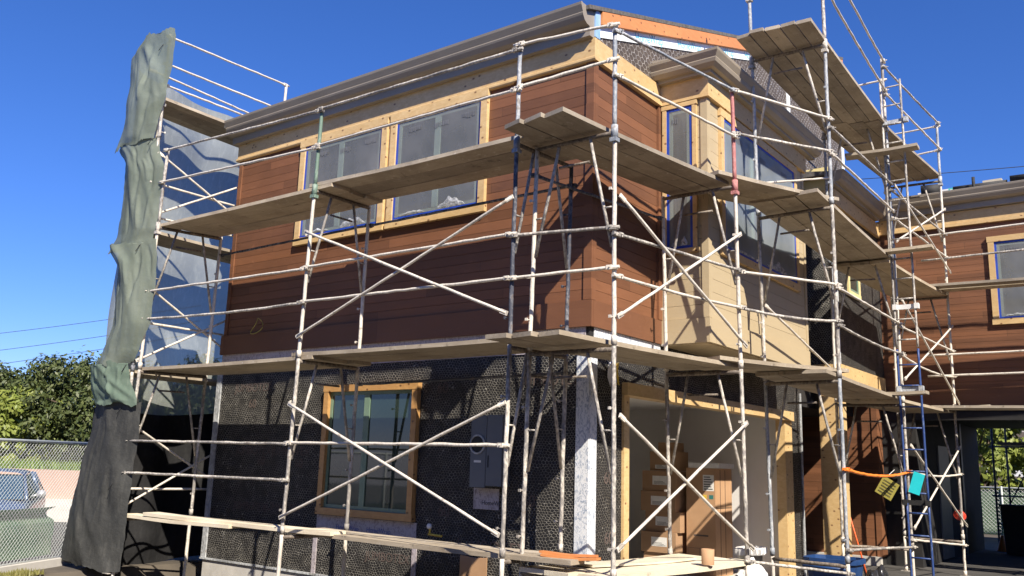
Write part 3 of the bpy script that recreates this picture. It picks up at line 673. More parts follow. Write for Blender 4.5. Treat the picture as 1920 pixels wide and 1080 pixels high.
RAILS = [
 ('A1o', 5.885, 'A2o', 5.747, 0, 'top guard rail, third deck'), ('A2o', 5.764, 'A3o', 5.753, 0, 'top guard rail, third deck'), ('A3o', 5.805, 'B1o', 5.852, 0, 'top guard rail, third deck'),
 ('A1o', 5.404, 'A2o', 5.273, 0, 'middle guard rail, third deck'), ('A2o', 5.3, 'A3o', 5.315, 0, 'middle guard rail, third deck'), ('A3o', 5.334, 'B1o', 5.486, 0, 'middle guard rail, third deck'),
 ('A1o', 3.814, 'A2o', 3.779, 0, 'top guard rail, second deck'), ('A2o', 3.795, 'A3o', 3.808, 0, 'top guard rail, second deck'), ('A3o', 3.791, 'B1o', 3.795, 0, 'top guard rail, second deck'),
 ('A1o', 3.427, 'A2o', 3.374, .03, 'bent middle guard rail, second deck'), ('A2o', 3.382, 'A3o', 3.368, 0, 'middle guard rail, second deck'), ('A3o', 3.363, 'B1o', 3.415, 0, 'middle guard rail, second deck'),
 ('A1o', 1.746, 'A2o', 1.744, 0, 'upper rail above the lowest planks'), ('A1o', 1.322, 'A2o', 1.339, 0, 'pinkish lower rail above the lowest planks'), ('A2o', 1.757, 'A3o', 1.766, 0, 'single rail crossing the lower window'),
 ('B1o', 5.79, 'B2o', 5.875, 0, 'top guard rail, third deck'), ('B2o', 5.881, 'B3o', 5.864, 0, 'top guard rail, third deck'), ('B1o', 5.323, 'B2o', 5.324, 0, 'middle guard rail, third deck'), ('B2o', 5.362, 'B3o', 5.444, 0, 'middle guard rail, third deck'),
 ('B3o', 5.754, 'B4o', 5.999, 0, 'top guard rail, third deck'), ('B3o', 5.411, 'B4o', 5.57, 0, 'middle guard rail, third deck'), ('B4o', 5.896, 'B5o', 5.829, 0, 'top guard rail, third deck'), ('B4o', 5.458, 'B5o', 5.406, 0, 'middle guard rail, third deck'),
 ('B3o', 8.2, 'B4o', 8.0, .05, 'highest guard rail, top deck'), ('B3o', 7.62, 'B4o', 7.512, .03, 'lower guard rail, top deck'), ('B4o', 7.454, 'B5o', 7.432, 0, 'lower guard rail, top deck'), ('B4o', 7.911, 'B5o', 7.932, .02, 'highest guard rail, top deck'),
 ('B1o', 3.733, 'B2o', 3.775, 0, 'top guard rail, second deck'), ('B2o', 3.763, 'B3o', 3.796, 0, 'top guard rail, second deck'), ('B1o', 3.334, 'B2o', 3.362, .02, 'middle guard rail, second deck'), ('B2o', 3.362, 'B3o', 3.361, .04, 'bent middle guard rail, second deck'),
 ('B3o', 3.757, 'B4o', 3.83, 0, 'top guard rail, second deck'), ('B3o', 3.31, 'B4o', 3.388, .04, 'bent middle guard rail, second deck'), ('B4o', 3.789, 'B5o', 3.74, 0, 'top guard rail, second deck'), ('B4o', 3.364, 'B5o', 3.304, .08, 'bowed middle guard rail, second deck'),
 ('B2o', .669, 'B3o', .51, 0, 'lowest rail in front of the blue bin'), ('B3o', .764, 'B4o', .60, 0, 'lowest rail crossing the orange pole'), ('B4o', 1.663, 'B5o', 1.655, .05, 'bowed rail behind the cyan tag'), ('B4o', .697, 'B5o', .5, 0, 'lowest rail behind the ladder foot')]
for a, za, b_, zb, sag, lab in RAILS:
    m = 'pipe_blue' if (a, lab[:3]) in (('B1o', 'top'),) and za > 5 else ('pipe2' if random.random() < .3 else 'pipe')
    rail(a, za, b_, zb, sag, f'{lab}, {BAY[a[:2] + b_[:2]]}', m)
rail('B3o', 1.652, 'B4o', 1.663, .07, 'bright orange rail left of the yellow tag', 'orange', .019)
for na, za, nb, zb, lab in (('B4i', 7.92, 'B5i', 7.90, 'wall side high rail of the top deck right of the ladder'), ('B4i', 7.42, 'B5i', 7.40, 'wall side low rail of the top deck right of the ladder'), ('B5i', 7.86, 'B5o', 7.88, 'end rail closing the far end of the top deck, upper'), ('B5i', 7.36, 'B5o', 7.42, 'end rail closing the far end of the top deck, lower'), ('B4i', 7.62, 'B4o', 7.70, 'short crosswise rail tied behind the ladder top')):
    rail(na, za, nb, zb, 0, lab, 'pipe', .0165, .0)
t = MB().tube(P('B3i', 7.74), P('B3o', 7.70), .018, 8, .1, .12)
for n in ('B3i', 'B3o'): c = P(n, 7.72); t.obox(c, (.04, 0, 0), (0, .035, 0), (0, 0, .035))
single(t, 'guard_rail', M['pipe2'], 'short end rail closing the near end of the top deck', 'guard rail', 'scaffold guard rails', True)
for na, za, nb, zb, lab in (('T1i', 7.74, 'T2i', 7.78, 'highest rail of the netted tower'), ('T1i', 7.30, 'T2i', 7.31, 'second rail of the netted tower'), ('T1i', 6.97, 'T2i', 6.97, 'lower rail beside the tower planks'), ('T1i', 5.45, 'T2i', 5.45, 'rail in the tower below its top deck'), ('T1i', 4.95, 'T2i', 4.97, 'rail in the tower just above its third deck'), ('T1o', 7.42, 'T2o', 7.42, 'outer rail carrying the grey netting'), ('T1i', 3.4, 'T2i', 3.4, 'rail in the tower above its second deck'), ('T1i', 1.1, 'T2i', 1.08, 'low rail in the dark part of the tower')):
    rail(na, za, nb, zb, 0, lab, 'pipe', .0165, .0)
# inner ledgers next to the wall
for na, nb, z, lab in (('A1i', 'A2i', 4.50, 'dark ledger along the wall crossing the left taped window'), ('A2i', 'A3i', 4.52, 'dark ledger along the wall crossing the right taped window'), ('A2i', 'A3i', 2.5, 'ledger along the wall above the lower window'), ('B1i', 'B2i', 4.48, 'ledger along the wall under the corner planks')):
    rail(na, z, nb, z + .03, 0, lab, 'pipe_dark', .016, -.03, .05, 'ledger', 'scaffold ledgers', 'ledger')

BRACES = [('A2', 'A3', 2.973, 4.178, 4.22, 3.015, 'second'), ('A2', 'A3', .929, 2.165, 2.193, .957, 'lowest'), ('B1', 'B2', 2.953, 4.188, 4.097, 2.932, 'second'), ('B1', 'B2', .892, 2.106, 2.048, .799, 'lowest'),
          ('B4', 'B5', 5.099, 6.301, 5.982, 5.135, 'top'), ('B4', 'B5', 3.006, 4.179, 4.194, 2.838, 'second'), ('B4', 'B5', .863, 2.108, 2.039, .816, 'lowest'), ('T1', 'T2', 5.9, 4.9, 4.95, 6.2, 'top'), ('T1', 'T2', 3.95, 2.75, 2.85, 4.05, 'second'), ('T1', 'T2', 2.0, .8, .85, 2.05, 'lowest'), ('B3', 'B4', 3.63, 3.06, 5.2, 6.2, 'inner')]
for a, b_, z1, z2, z3, z4, lf in BRACES:
    s_ = 'i' if a[0] == 'T' or lf == 'inner' else 'o'
    r = thing('cross_brace', f'crossed diagonal brace, {lf} lift, {BAY[a + b_]}', 'cross brace', P(a + s_, z1), 'scaffold cross braces')
    for k, (u, v) in enumerate(((z1, z2), (z3, z4))):
        p, q = P(a + s_, u), P(b_ + s_, v); d = (q - p).normalized(); n = Vector((d.y, -d.x, 0)).normalized()
        o = n * (.05 + .026 * k)
        t = MB().tube(p + o, q + o, .0155, 8, .1, .2, .002)
        for e, sg in ((p, 1), (q, -1)): t.obox(e + o + d * sg * .03, d * .045, n * .008, d.cross(n) * .022)
        t.build('brace_bar', M['pipe'], r, True)

# planks
POS = {2: ['outer', 'wall side'], 3: ['outermost', 'middle', 'wall side'], 4: ['outermost', 'second', 'third', 'wall side'], 5: ['outermost', 'second', 'third', 'fourth', 'wall side']}
def plank(p0, p1, width, z, label, mat='plank', th=.043, across=None, tilt=0, grp='scaffold planks'):
    """p0,p1 ends of the centre line (x,y); across = unit vector over the width"""
    a = Vector((p0[0], p0[1], z)); b_ = Vector((p1[0], p1[1], z + tilt)); d = (b_ - a).normalized(); s = Vector((d.y, -d.x, 0)).normalized() * width / 2
    k = 6; t = MB(); n = 0; ph = random.uniform(0, 9)
    rows = []
    for i in range(k + 1):
        f = i / k; c = a.lerp(b_, f); c.z += .006 * noise.noise((f * 3, ph, 0)) - .012 * 4 * f * (1 - f)
        tw = .004 * noise.noise((f * 2, ph, 3))
        rows.append([c + s + Vector((0, 0, tw)), c - s - Vector((0, 0, tw)), c - s + Vector((0, 0, th - tw)), c + s + Vector((0, 0, th + tw))])
    # slightly broken ends
    for row, sg in ((rows[0], -1), (rows[-1], 1)):
        e = [random.uniform(-.02, .03) for _ in range(2)]
        for q in range(4): row[q] += d * sg * e[0 if q in (0, 3) else 1]
    for row in rows: t.v += [tuple(q) for q in row]
    for i in range(k):
        for q in range(4):
            w = (q + 1) % 4; t.f.append((i * 4 + q, (i + 1) * 4 + q, (i + 1) * 4 + w, i * 4 + w))
    t.f.append((0, 1, 2, 3)); t.f.append((k * 4 + 3, k * 4 + 2, k * 4 + 1, k * 4))
    return single(t, 'plank', M[mat + '_y' if mat + '_y' in M and abs(d.y) > abs(d.x) else mat], label, 'plank', grp)
def deck(ka, kb, z, n, level, ea=.12, eb=.12, lift=0.0, mat=None, f0=.06, f1=.94, dz=0.0, skew=0.0):
    """n planks side by side from frame ka to frame kb"""
    ao, ai, bo, bi = P(ka + 'o', z), P(ka + 'i', z), P(kb + 'o', z + dz), P(kb + 'i', z + dz)
    W = ((ai - ao).length + (bi - bo).length) / 2
    for k in range(n):
        f = f0 + (f1 - f0) * (k + .5) / n
        a = ao.lerp(ai, f); b_ = bo.lerp(bi, f); d = (b_ - a).normalized()
        w = W * (f1 - f0) / n - .013
        a2 = a - d * (ea + random.uniform(-.05, .05)); b2 = b_ + d * (eb + random.uniform(-.05, .05))
        plank((a2.x, a2.y), (b2.x, b2.y), w, z + .024 + lift, f'{POS[n][k]} weathered plank, {level} deck, {BAY[ka + kb]}', mat or ('plank' if random.random() < .6 else 'plank_grey'), tilt=dz)
deck('A1', 'A2', 4.745, 3, 'third', .05, .25, 0, None, .03, .97)
deck('A2', 'A3', 4.745, 3, 'third', .10, .22, .046, None, .03, .97)
deck('A1', 'A2', 2.69, 3, 'second', .1, .2, 0, None, .03, .97)
deck('A2', 'A3', 2.69, 3, 'second', .15, .3, .046, None, .03, .97)
deck('B1', 'B2', 4.743, 3, 'third', .55, .15, .046, 'plank_grey', .14, .98)
deck('B2', 'B3', 4.743, 3, 'third', .18, .25, .092, None, .02, .86)
deck('B3', 'B4', 4.75, 3, 'third', .45, .12, .046, 'plank_grey', .03, .95)
deck('B4', 'B5', 4.72, 3, 'third', .12, .12, .0, None, .03, .95)
deck('B1', 'B2', 2.654, 3, 'second', .60, .25, .046, None, .12, .98)
deck('B2', 'B3', 2.656, 3, 'second', .18, .22, .092, None, .02, .86)
deck('B3', 'B4', 2.64, 3, 'second', .42, .12, .046, None, .03, .95)
deck('B4', 'B5', 2.66, 3, 'second', .12, .12, .0, None, .03, .95)
deck('B3', 'B4', 6.87, 5, 'top', .62, .1, .0, 'plank_grey', -.02, .98, .06)
deck('B4', 'B5', 6.86, 4, 'top', .35, .12, .05, 'plank_grey', .0, .96)
deck('B1', 'B2', .60, 3, 'lowest', .1, .12, .0, 'plank_pale', .0, .95)
deck('T1', 'T2', 6.72, 4, 'top', .02, .1, 0, 'plank_grey', .0, .98)
deck('T1', 'T2', 4.70, 3, 'third', .02, .1, 0, 'plank_grey', .0, .95)
deck('T1', 'T2', 2.66, 3, 'second', .02, .1, 0, None, .0, .95)
deck('T2', 'T3', 6.72, 4, 'top', .1, .1, .045, 'plank_grey', .0, .98)
# lowest planks on the window side
plank((-6.62, -1.12), (-4.30, -1.10), .24, .735, 'pale plank end on the lowest level nearest the black tarpaulin', 'plank_pale')
plank((-6.1, -1.12), (-2.62, -.98), .25, .782, 'long pale plank on the lowest level left of the lower window', 'plank_pale', tilt=-.02)
plank((-6.35, -.84), (-3.6, -.82), .24, .735, 'second pale plank behind the lowest left plank', 'plank_pale')
plank((-3.5, -.90), (.55, -1.02), .25, .735, 'long plank on the lowest level under the lower window', 'plank', tilt=.0)
plank((-3.4, -.62), (.45, -.72), .24, .735, 'wall side plank on the lowest level under the lower window', 'plank_grey')
# loose boards, tools
plank((.15, -1.02), (.72, -.93), .10, .781, 'orange cedar board lying on the plank end, lower of two', 'cedar', .022, grp='orange boards')
plank((.12, -.98), (.66, -.90), .085, .804, 'orange cedar board lying on the plank end, upper of two', 'cedar', .02, grp='orange boards')
plank((.30, -.55), (.62, .98), .30, .672, 'wide pale panel laid over the lowest corner planks', 'plank_pale', .02)
plank((1.50, 8.40), (5.5, 8.55), .28, 4.80, 'outer plank of the deck crossing the far wing window', 'plank_grey')
plank((1.50, 8.72), (5.5, 8.86), .28, 4.80, 'inner plank of the deck crossing the far wing window', 'plank')
plank((1.6, 8.38), (5.5, 8.5), .28, 2.725, 'outer plank of the deck over the passage', 'plank_grey')
plank((1.6, 8.70), (5.5, 8.82), .28, 2.725, 'inner plank of the deck over the passage', 'plank')
plank((1.1, 5.68), (2.12, 5.76), .22, 6.44, 'short crosswise plank poking out at the top of the ladder', 'plank_grey')
plank((.8, 5.62), (2.25, 5.70), .20, 4.86, 'short crosswise plank behind the ladder, third deck', 'plank')
plank((.9, 5.55), (2.1, 5.62), .2, 2.74, 'short crosswise plank behind the ladder, second deck', 'plank')
plank((1.72, 9.05), (2.35, 9.0), .12, 2.772, 'small block of wood on the deck over the passage', 'plank_pale', .05)
WR = {}
for z, lab, m in ((5.84, 'highest rail across the far wing', 'pipe'), (5.40, 'rail across the upper part of the far wing window', 'pipe2'), (3.70, 'straight rail below the far wing window', 'pipe'), (3.34, 'lowest rail across the far wing', 'pipe')):
    t = MB().tube((1.45, 8.72, z - .03), (5.6, 8.72, z + .0), .0175, 8, .1, .2, .003)
    single(t, 'guard_rail', M[m], lab, 'guard rail', 'scaffold guard rails', True)
for x, k in ((5.0, 1),):
    POLE['W1o'] = (x, 0, 8.2, 0); POLE['W1i'] = (x, 0, 9.12, 0); WHERE['W1'] = 'right of the far wing window'
    zp = 0
    for li, z in enumerate((.6, 2.70, 4.77)):
        frame('W1', li, zp if li == 0 else zp + .035, z, M['pipe'], M['pipe2']); zp = z

# ladders hung on the scaffold beside the passage
def ladder(x0, x1, y, z0, z1, mat, label, lean=0.0, step=.305):
    r = thing('ladder', label, 'ladder', ((x0 + x1) / 2, y, z0), 'scaffold ladders')
    for x in (x0, x1): MB().tube((x, y, z0), (x - lean, y, z1), .017, 8, .06, .15, .001).build('side_rail', M[mat], r, True)
    z = z0 + .12
    while z < z1 - .05:
        o = lean * (z - z0) / (z1 - z0); MB().tube((x0 - o, y, z), (x1 - o, y, z), .012, 8, .08, .1).build('rung', M[mat], r, True); z += step
    return r
ladder(1.70, 1.985, 5.82, .05, 1.22, 'ladder_blue', 'lowest blue ladder section beside the passage', .01)
ladder(1.685, 1.975, 5.82, 1.24, 3.42, 'ladder_blue', 'long blue ladder section carrying the cyan tag', .02)
ladder(1.665, 1.955, 5.82, 3.44, 7.62, 'pipe2', 'pale upper ladder section rising above the top deck', .04)
for z, lab, m in ((1.23, 'dark clamp bracket joining the two blue ladder sections', 'rubber'), (2.84, 'grey clamp bracket on the blue ladder at the second deck', 'galv'), (4.05, 'white clamp bracket on the pale ladder', 'label_white'), (6.95, 'clamp bracket near the ladder top', 'galv')):
    single(MB().box(1.62, 2.0, 5.835, 5.875, z - .035, z + .035).box(1.64, 1.70, 5.79, 5.834, z - .04, z + .04).box(1.94, 2.0, 5.79, 5.834, z - .04, z + .04), 'ladder_bracket', M[m], lab, 'bracket', 'ladder brackets')
t = MB(); c = Vector((1.84, 5.79, 1.50)); ux = Vector((.88, .05, -.30)).normalized(); uz = Vector((.30, 0, .95)).normalized()
t.obox(c, ux * .075, Vector((0, 1, 0)) * .002, uz * .15)
tg = single(t, 'safety_tag', M['cyan'], 'blank cyan tag hanging from the blue ladder', 'tag')
YT = thing('caution_sign', 'tilted yellow tag hanging from the end of the orange rail', 'sign', (1.50, 5.55, 1.42))
ux = Vector((.80, .2, -.52)).normalized(); uz = Vector((.5, .0, .85)).normalized()
MB().obox((1.50, 5.55, 1.42), ux * .12, ux.cross(uz) * .003, uz * .13).build('sign_plate', M['tag_yellow'], YT)
bl = MB()
for k in range(5): bl.obox(Vector((1.50, 5.545, 1.42)) + uz * (.085 - .042 * k) + ux.cross(uz) * .004 * (1 if ux.cross(uz).y < 0 else -1), ux * .09, ux.cross(uz) * .0006, uz * .004)
bl.build('text_line', M['ink_black'], YT)
MB().tube((1.47, 5.56, 1.55), (1.56, 5.75, 1.68), .004, 5).build('string', M['label_white'], YT)

# ------------------------------------------------------------------ netting and tarps on the left tower
def strip(rows, nv, amp, fn_mat, name, label, cat, y0=-1.40, seed=0, nu=64, flare=None, grp=None):
    """cloth hung from row to row (z, x_left, x_right)"""
    rows = sorted(rows, key=lambda r: -r[0]); ztop, zbot = rows[0][0], rows[-1][0]
    def at(z):
        for (za, la, ra), (zb, lb, rb) in zip(rows, rows[1:]):
            if za >= z >= zb:
                f = (za - z) / max(1e-6, za - zb); f = f * f * (3 - 2 * f) * .5 + f * .5
                return la + (lb - la) * f, ra + (rb - ra) * f
        return rows[-1][1:]
    rnd = random.Random(seed * 10)
    slits = [(rnd.uniform(.12, .88), rnd.uniform(.0, .55), rnd.uniform(.2, .5), rnd.uniform(-.10, .10), rnd.choice((-1, 1)) * rnd.uniform(.5, 1)) for _ in range(7)]
    drags = [(rnd.uniform(-.2, .6), rnd.uniform(.4, 1.3), rnd.uniform(.05, .12), rnd.uniform(.5, 1.1)) for _ in range(6)]
    def fn(u, v):
        z = ztop + (zbot - ztop) * v; l, r = at(z)
        l -= .05; r += .03; x = l + (r - l) * u
        h = noise.noise((u * 1.6, z * .7, seed + 5)) * 1.5 + noise.noise((u * 4 + z * .6, z * 1.6, seed + 2)) * .5
        for c, v0, ln, sk, dp in slits:            # narrow pleats hanging from the ties
            t_ = (v - v0) / ln
            if 0 < t_ < 1: h += dp * .75 * math.exp(-((u - c - sk * t_) / .03) ** 2) * math.sin(math.pi * t_) ** .6
        for c, sl, wd, dp in drags:                # taut diagonal drags
            dd = u - c - sl * (v - .2); h += dp * .6 * math.exp(-(dd / wd) ** 2)
        q3 = noise.noise((u * 12, z * 3.4, seed + 1)); h += (1 - abs(q3) * 3) * .05
        hem = math.exp(-((v - 1) / .05) ** 2) * .9 * math.sin(u * 7 + seed)
        edge = min(1, 5 * min(u, 1 - u) + .2)
        y = y0 - amp * (h + hem) * edge + .10 * (1 - math.sin(math.pi * u))
        zz = z + (.07 * noise.noise((u * 4, seed, 9)) + .03 * noise.noise((u * 17, seed, 2)) if v in (0, 1) else 0)
        e = .035 * noise.noise((z * 3.1, round(u), seed)) + .015 * noise.noise((z * 11, round(u), seed))
        return (x + e * (abs(u - .5) * 2) ** 3, y, zz)
    m = MB().grid(fn, nu, nv)
    return single(m, name, M[fn_mat], label, cat, grp, True)
strip([(7.80, -7.30, -6.56), (7.62, -7.64, -6.53), (7.15, -7.58, -6.55), (6.78, -7.62, -6.60), (6.45, -7.62, -6.72), (6.1, -7.78, -6.80)], 90, .036, 'net_green', 'debris_net', 'top piece of faded green netting gathered over the tower front', 'netting', -1.40, 1, grp='green netting pieces')
strip([(6.16, -7.74, -6.72), (5.9, -7.52, -6.66), (5.64, -7.48, -6.51), (5.2, -7.47, -6.53), (4.75, -7.50, -6.50), (4.55, -7.66, -6.60), (4.48, -7.74, -6.72)], 100, .034, 'net_green', 'debris_net', 'pleated middle piece of faded green netting on the tower front', 'netting', -1.36, 2.3, grp='green netting pieces')
strip([(4.56, -7.62, -6.48), (4.24, -7.33, -6.40), (3.97, -7.30, -6.36), (3.37, -7.30, -6.40), (3.0, -7.5, -6.6), (2.78, -7.68, -6.74)], 100, .034, 'net_green', 'debris_net', 'sunlit green netting above the billowing hem of the tower front', 'netting', -1.38, 4.1, grp='green netting pieces')
strip([(2.82, -7.70, -6.74), (2.60, -7.62, -6.66), (2.25, -7.44, -6.40)], 44, .036, 'net_teal', 'debris_net', 'lowest green netting flap over the black tarpaulin', 'netting', -1.43, 6.2, grp='green netting pieces')
strip([(2.26, -7.55, -6.40), (1.9, -7.58, -6.38), (1.5, -7.72, -6.42), (1.0, -7.84, -6.46), (.45, -7.97, -6.47), (.03, -7.98, -6.49)], 110, .029, 'tarp_black', 'tarpaulin', 'dusty black tarpaulin hanging from the tower front to the ground', 'tarpaulin', -1.36, 8.7, grp='black tarpaulins')
for z, lab in ((7.6, 'topmost'), (6.12, 'second'), (4.52, 'third'), (2.8, 'fourth'), (2.22, 'fifth'), (1.2, 'lowest')):
    c = P('T1i', z); pts = [c + Vector((.034 * math.cos(a), .034 * math.sin(a), .004 * k)) for k, a in enumerate([i * .7 for i in range(12)])] + [c + Vector((-.03, -.09, -.02)), c + Vector((-.05, -.13, -.12))]
    single(MB().path(pts, .005, 5), 'tie_cord', M['rubber'], f'{lab} black cord tying the tower cloth to its right post', 'cord', 'cords tying the tower cloth', True)
def sidenet(u, v):
    y = -1.28 + 2.5 * u; zt = 7.40 - (.75 * max(0, (u - .86) / .14) ** 2)
    z = 2.05 + (zt - 2.05) * v
    x = -7.42 - .46 * min(1, u * 1.6) ** .7 - .07 * noise.noise((u * 3, z * .8, 3)) - .02 * math.sin(y * 6 + z) - .05 * math.sin(math.pi * ((z - .7) % 2) / 2)
    return (x, y, z + .04 * math.sin(u * 9) * (1 - v))
single(MB().grid(sidenet, 30, 50), 'debris_net', M['net_grey'], 'thin grey netting on the far flank of the tower, half in shadow', 'netting', smooth=True)
def sidetarp(u, v):
    y = -1.22 + 2.7 * u; z = .02 + 2.2 * v - .06 * math.sin(u * 5)
    return (-7.62 - .10 * math.sin(y * 5.5 + .6 * z) - .06 * noise.noise((y * 2, z * 2, 1)), y, z)
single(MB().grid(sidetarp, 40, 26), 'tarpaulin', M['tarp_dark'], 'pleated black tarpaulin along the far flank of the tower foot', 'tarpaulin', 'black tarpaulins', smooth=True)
def backtarp(u, v):
    x = -7.6 + 1.15 * u; z = .02 + 2.1 * v - .12 * u
    return (x, 1.42 + .09 * math.sin(x * 9) + .05 * noise.noise((x * 3, z * 2, 4)), z)
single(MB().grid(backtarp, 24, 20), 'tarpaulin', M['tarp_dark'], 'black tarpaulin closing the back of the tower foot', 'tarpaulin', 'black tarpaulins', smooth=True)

# ------------------------------------------------------------------ garage contents and bits on site
def crate(x0, x1, y0, y1, z0, z1, label, mat='box', lab=None, name='cardboard_box', grp=None, hole=True):
    r = thing(name, label, 'box', ((x0 + x1) / 2, (y0 + y1) / 2, z0), grp)
    t = MB().box(x0, x1, y0, y1, z0, z1); t.build('carton', M[mat], r)
    if lab: MB().box(x0 + lab[0] * (x1 - x0), x0 + lab[1] * (x1 - x0), y0 - .002, y0 - .0002, z0 + lab[2] * (z1 - z0), z0 + lab[3] * (z1 - z0)).build('paper_label', M['label_white'], r)
    if lab:
        q = MB()
        for k in range(3): q.box(x0 + (lab[0] + .04) * (x1 - x0), x0 + (lab[1] - .04 - .05 * k) * (x1 - x0), y0 - .0028, y0 - .0021, z0 + (lab[2] + .04 + .06 * k) * (z1 - z0), z0 + (lab[2] + .06 + .06 * k) * (z1 - z0))
        q.build('print', M['ink_black'], r)
    return r
zz = .012; NM = ['lowest', 'second', 'third', 'fourth', 'fifth', 'sixth']
for k in range(5):
    h = .31; j = random.uniform(-.03, .03)
    crate(-2.02 + j, -1.42 + j, 4.85 + j, 5.4 + j, zz, zz + h - .004, f'brown cardboard box, {NM[k]} from the floor in the garage stack', 'box_dark', (.3, .75, .3, .75), grp='stacked cardboard boxes'); zz += h
crate(-1.92, -1.45, 4.9, 5.3, zz, zz + .30, 'larger carton near the top of the garage stack', 'box_dark', (.2, .6, .1, .3), grp='stacked cardboard boxes'); zz += .302
crate(-1.80, -1.50, 4.95, 5.25, zz, zz + .14, 'small carton topping the garage stack', 'box_dark', grp='stacked cardboard boxes')
TB = crate(-1.34, -.86, 5.0, 5.62, .012, 1.62, 'tall brown appliance carton standing by the garage wall', 'box', None)
MB().box(-1.06, -.88, 4.9982, 4.9998, 1.28, 1.52).build('paper_label', M['label_white'], TB)
q = MB()
for k in range(6): q.box(-1.045, -.90 - .02 * (k % 3), 4.9972, 4.9981, 1.30 + .036 * k, 1.315 + .036 * k)
q.build('print', M['ink_black'], TB)
MB().box(-1.06, -1.0, 4.9985, 4.9998, 1.16, 1.22).build('sticker', M['label_yellow'], TB); MB().box(-.96, -.89, 4.9985, 4.9998, 1.16, 1.22).build('sticker', M['label_teal'], TB)
text('FRAGILE GOODS', .035, (-1.26, 4.9985, .62), (1, 0, 0), (0, 0, 1), M['ink_brown'], TB) if False else None
MB().box(-1.22, -.98, 4.9986, 4.9998, .60, .625).build('print', M['ink_brown'], TB)
q = MB()
for a, b_, c, d in ((-1.32, -1.12, .30, .305), (-1.32, -1.12, .42, .425), (-1.32, -1.315, .305, .42), (-1.125, -1.12, .305, .42), (-1.32, -1.10, .24, .255)): q.box(a, b_, 4.9986, 4.9998, c, d)
q.build('print', M['ink_brown'], TB)
MB().box(-.8598, -.858, 5.02, 5.6, 1.02, 1.03).box(-.8598, -.857, 5.18, 5.19, .03, 1.6).box(-.8598, -.857, 5.36, 5.37, .03, 1.6).build('strap', M['rubber'], TB)
crate(-1.30, -.80, 5.0, 5.6, 1.625, 1.70, 'flat white and black carton lying on the tall carton', 'label_white', None)
# bucket, bag, tube, bin, pole
B = thing('plastic_pail', 'grey plastic pail of rags standing in the garage doorway', 'bucket', (.42, 3.2, .02))
MB().lathe((.42, 3.2, .02), [(.001, 0), (.125, 0), (.15, .60), (.158, .60), (.158, .56), (.15, .56)], 22).build('pail_body', M['bucket'], B, True)
rg = MB()
for k in range(14):
    a = k * .45; rg.obox((.42 + .14 * math.cos(a), 3.2 + .14 * math.sin(a), .61), (.05, 0, .01), (0, .04, .01), (0, -.01, .035))
rg.build('rag_rim', M['bag_white'], B)
MB().box(.38, .46, 3.048, 3.056, .2, .4).build('printed_label', M['ink_black'], B)
def blob(c, rx, ry, rz_, seed, n=18):
    t = MB()
    def fn(u, v):
        th = u * 2 * math.pi; ph = v * math.pi * .5
        d = Vector((math.cos(th) * math.cos(ph), math.sin(th) * math.cos(ph), math.sin(ph)))
        k = 1 + .22 * noise.noise(d * 2.2 + Vector((seed, 0, 0))) + .08 * noise.noise(d * 6 + Vector((0, seed, 0)))
        return (c[0] + d.x * rx * k, c[1] + d.y * ry * k, c[2] + d.z * rz_ * k)
    return t.grid(fn, n * 2, n)
single(blob((1.0, 1.75, .0), .22, .30, .62, 3), 'rubbish_bag', M['bag_white'], 'white plastic sack slumped beside the pail', 'bag', smooth=True)
single(blob((1.75, 3.95, .0), .22, .34, .46, 8), 'rubbish_bag', M['bag_black'], 'shiny black plastic sack beside the blue bin', 'bag', smooth=True)
single(MB().lathe((1.04, .60, .672), [(.062, 0), (.065, .15), (.056, .15), (.054, .01)], 24), 'cardboard_tube', M['box'], 'short cardboard tube standing on the lowest planks', 'tube', smooth=True)
MBb = MB()
BN = thing('wheeled_bin', 'dirty blue plastic bin tipped open below the bay window', 'bin', (1.4, 3.4, 0))
def binfn(r0, r1, h0, h1):
    pts = []
    for (r, h) in ((r0, h0), (r1, h1)):
        for k in range(16):
            a = 2 * math.pi * k / 16; cx = math.copysign(abs(math.cos(a)) ** .5, math.cos(a)); sy = math.copysign(abs(math.sin(a)) ** .5, math.sin(a))
            pts.append((1.40 + cx * r[0], 3.40 + sy * r[1], h + .0 * cx))
    return pts
pv = binfn((.24, .22), (.31, .27), .02, .55) + binfn((.335, .295), (.335, .295), .545, .60) + binfn((.30, .26), (.23, .21), .60, .06)
tb = MB(); tb.v = pv
for lv in range(5):
    for k in range(16):
        w = (k + 1) % 16; tb.f.append((lv * 16 + k, lv * 16 + w, (lv + 1) * 16 + w, (lv + 1) * 16 + k))
tb.f.append(tuple(range(5 * 16, 6 * 16))); tb.f.append(tuple(range(15, -1, -1)))
tb.build('bin_body', M['bin_blue'], BN)
MB().tube((1.12, 3.1, .50), (1.68, 3.1, .50), .018, 8).build('handle', M['bin_blue'], BN, True)
for x in (1.22, 1.58): MB().lathe((x, 3.68, .09), [(.001, -.025), (.09, -.025), (.09, .025), (.001, .025)], 18, (1, 0, 0)).build('wheel', M['rubber'], BN, True)
pr = thing('marker_pole', 'thin orange red pole leaning in the entry recess', 'pole', (.62, 7.5, 0))
MB().tube((.62, 7.5, .0), (.24, 7.62, 1.34), .013, 8).build('shaft', M['orange_red'], pr, True); MB().tube((.24, 7.62, 1.34), (.228, 7.624, 1.385), .015, 8).build('tip', M['galv'], pr, True)
single(MB().lathe((1.78, 8.90, .98), [(.001, .08), (.05, .068), (.075, .032), (.08, 0), (.10, -.005), (.10, -.012), (.07, -.01)], 18, (.3, -.6, .5)), 'hard_hat', M['red'], 'red hard hat hooked on the right scaffold post', 'hard hat', smooth=True)
g = thing('plumbing_gauge', 'small brass gas test gauge poking up under the lower window', 'gauge', (-1.9, -.03, .82))
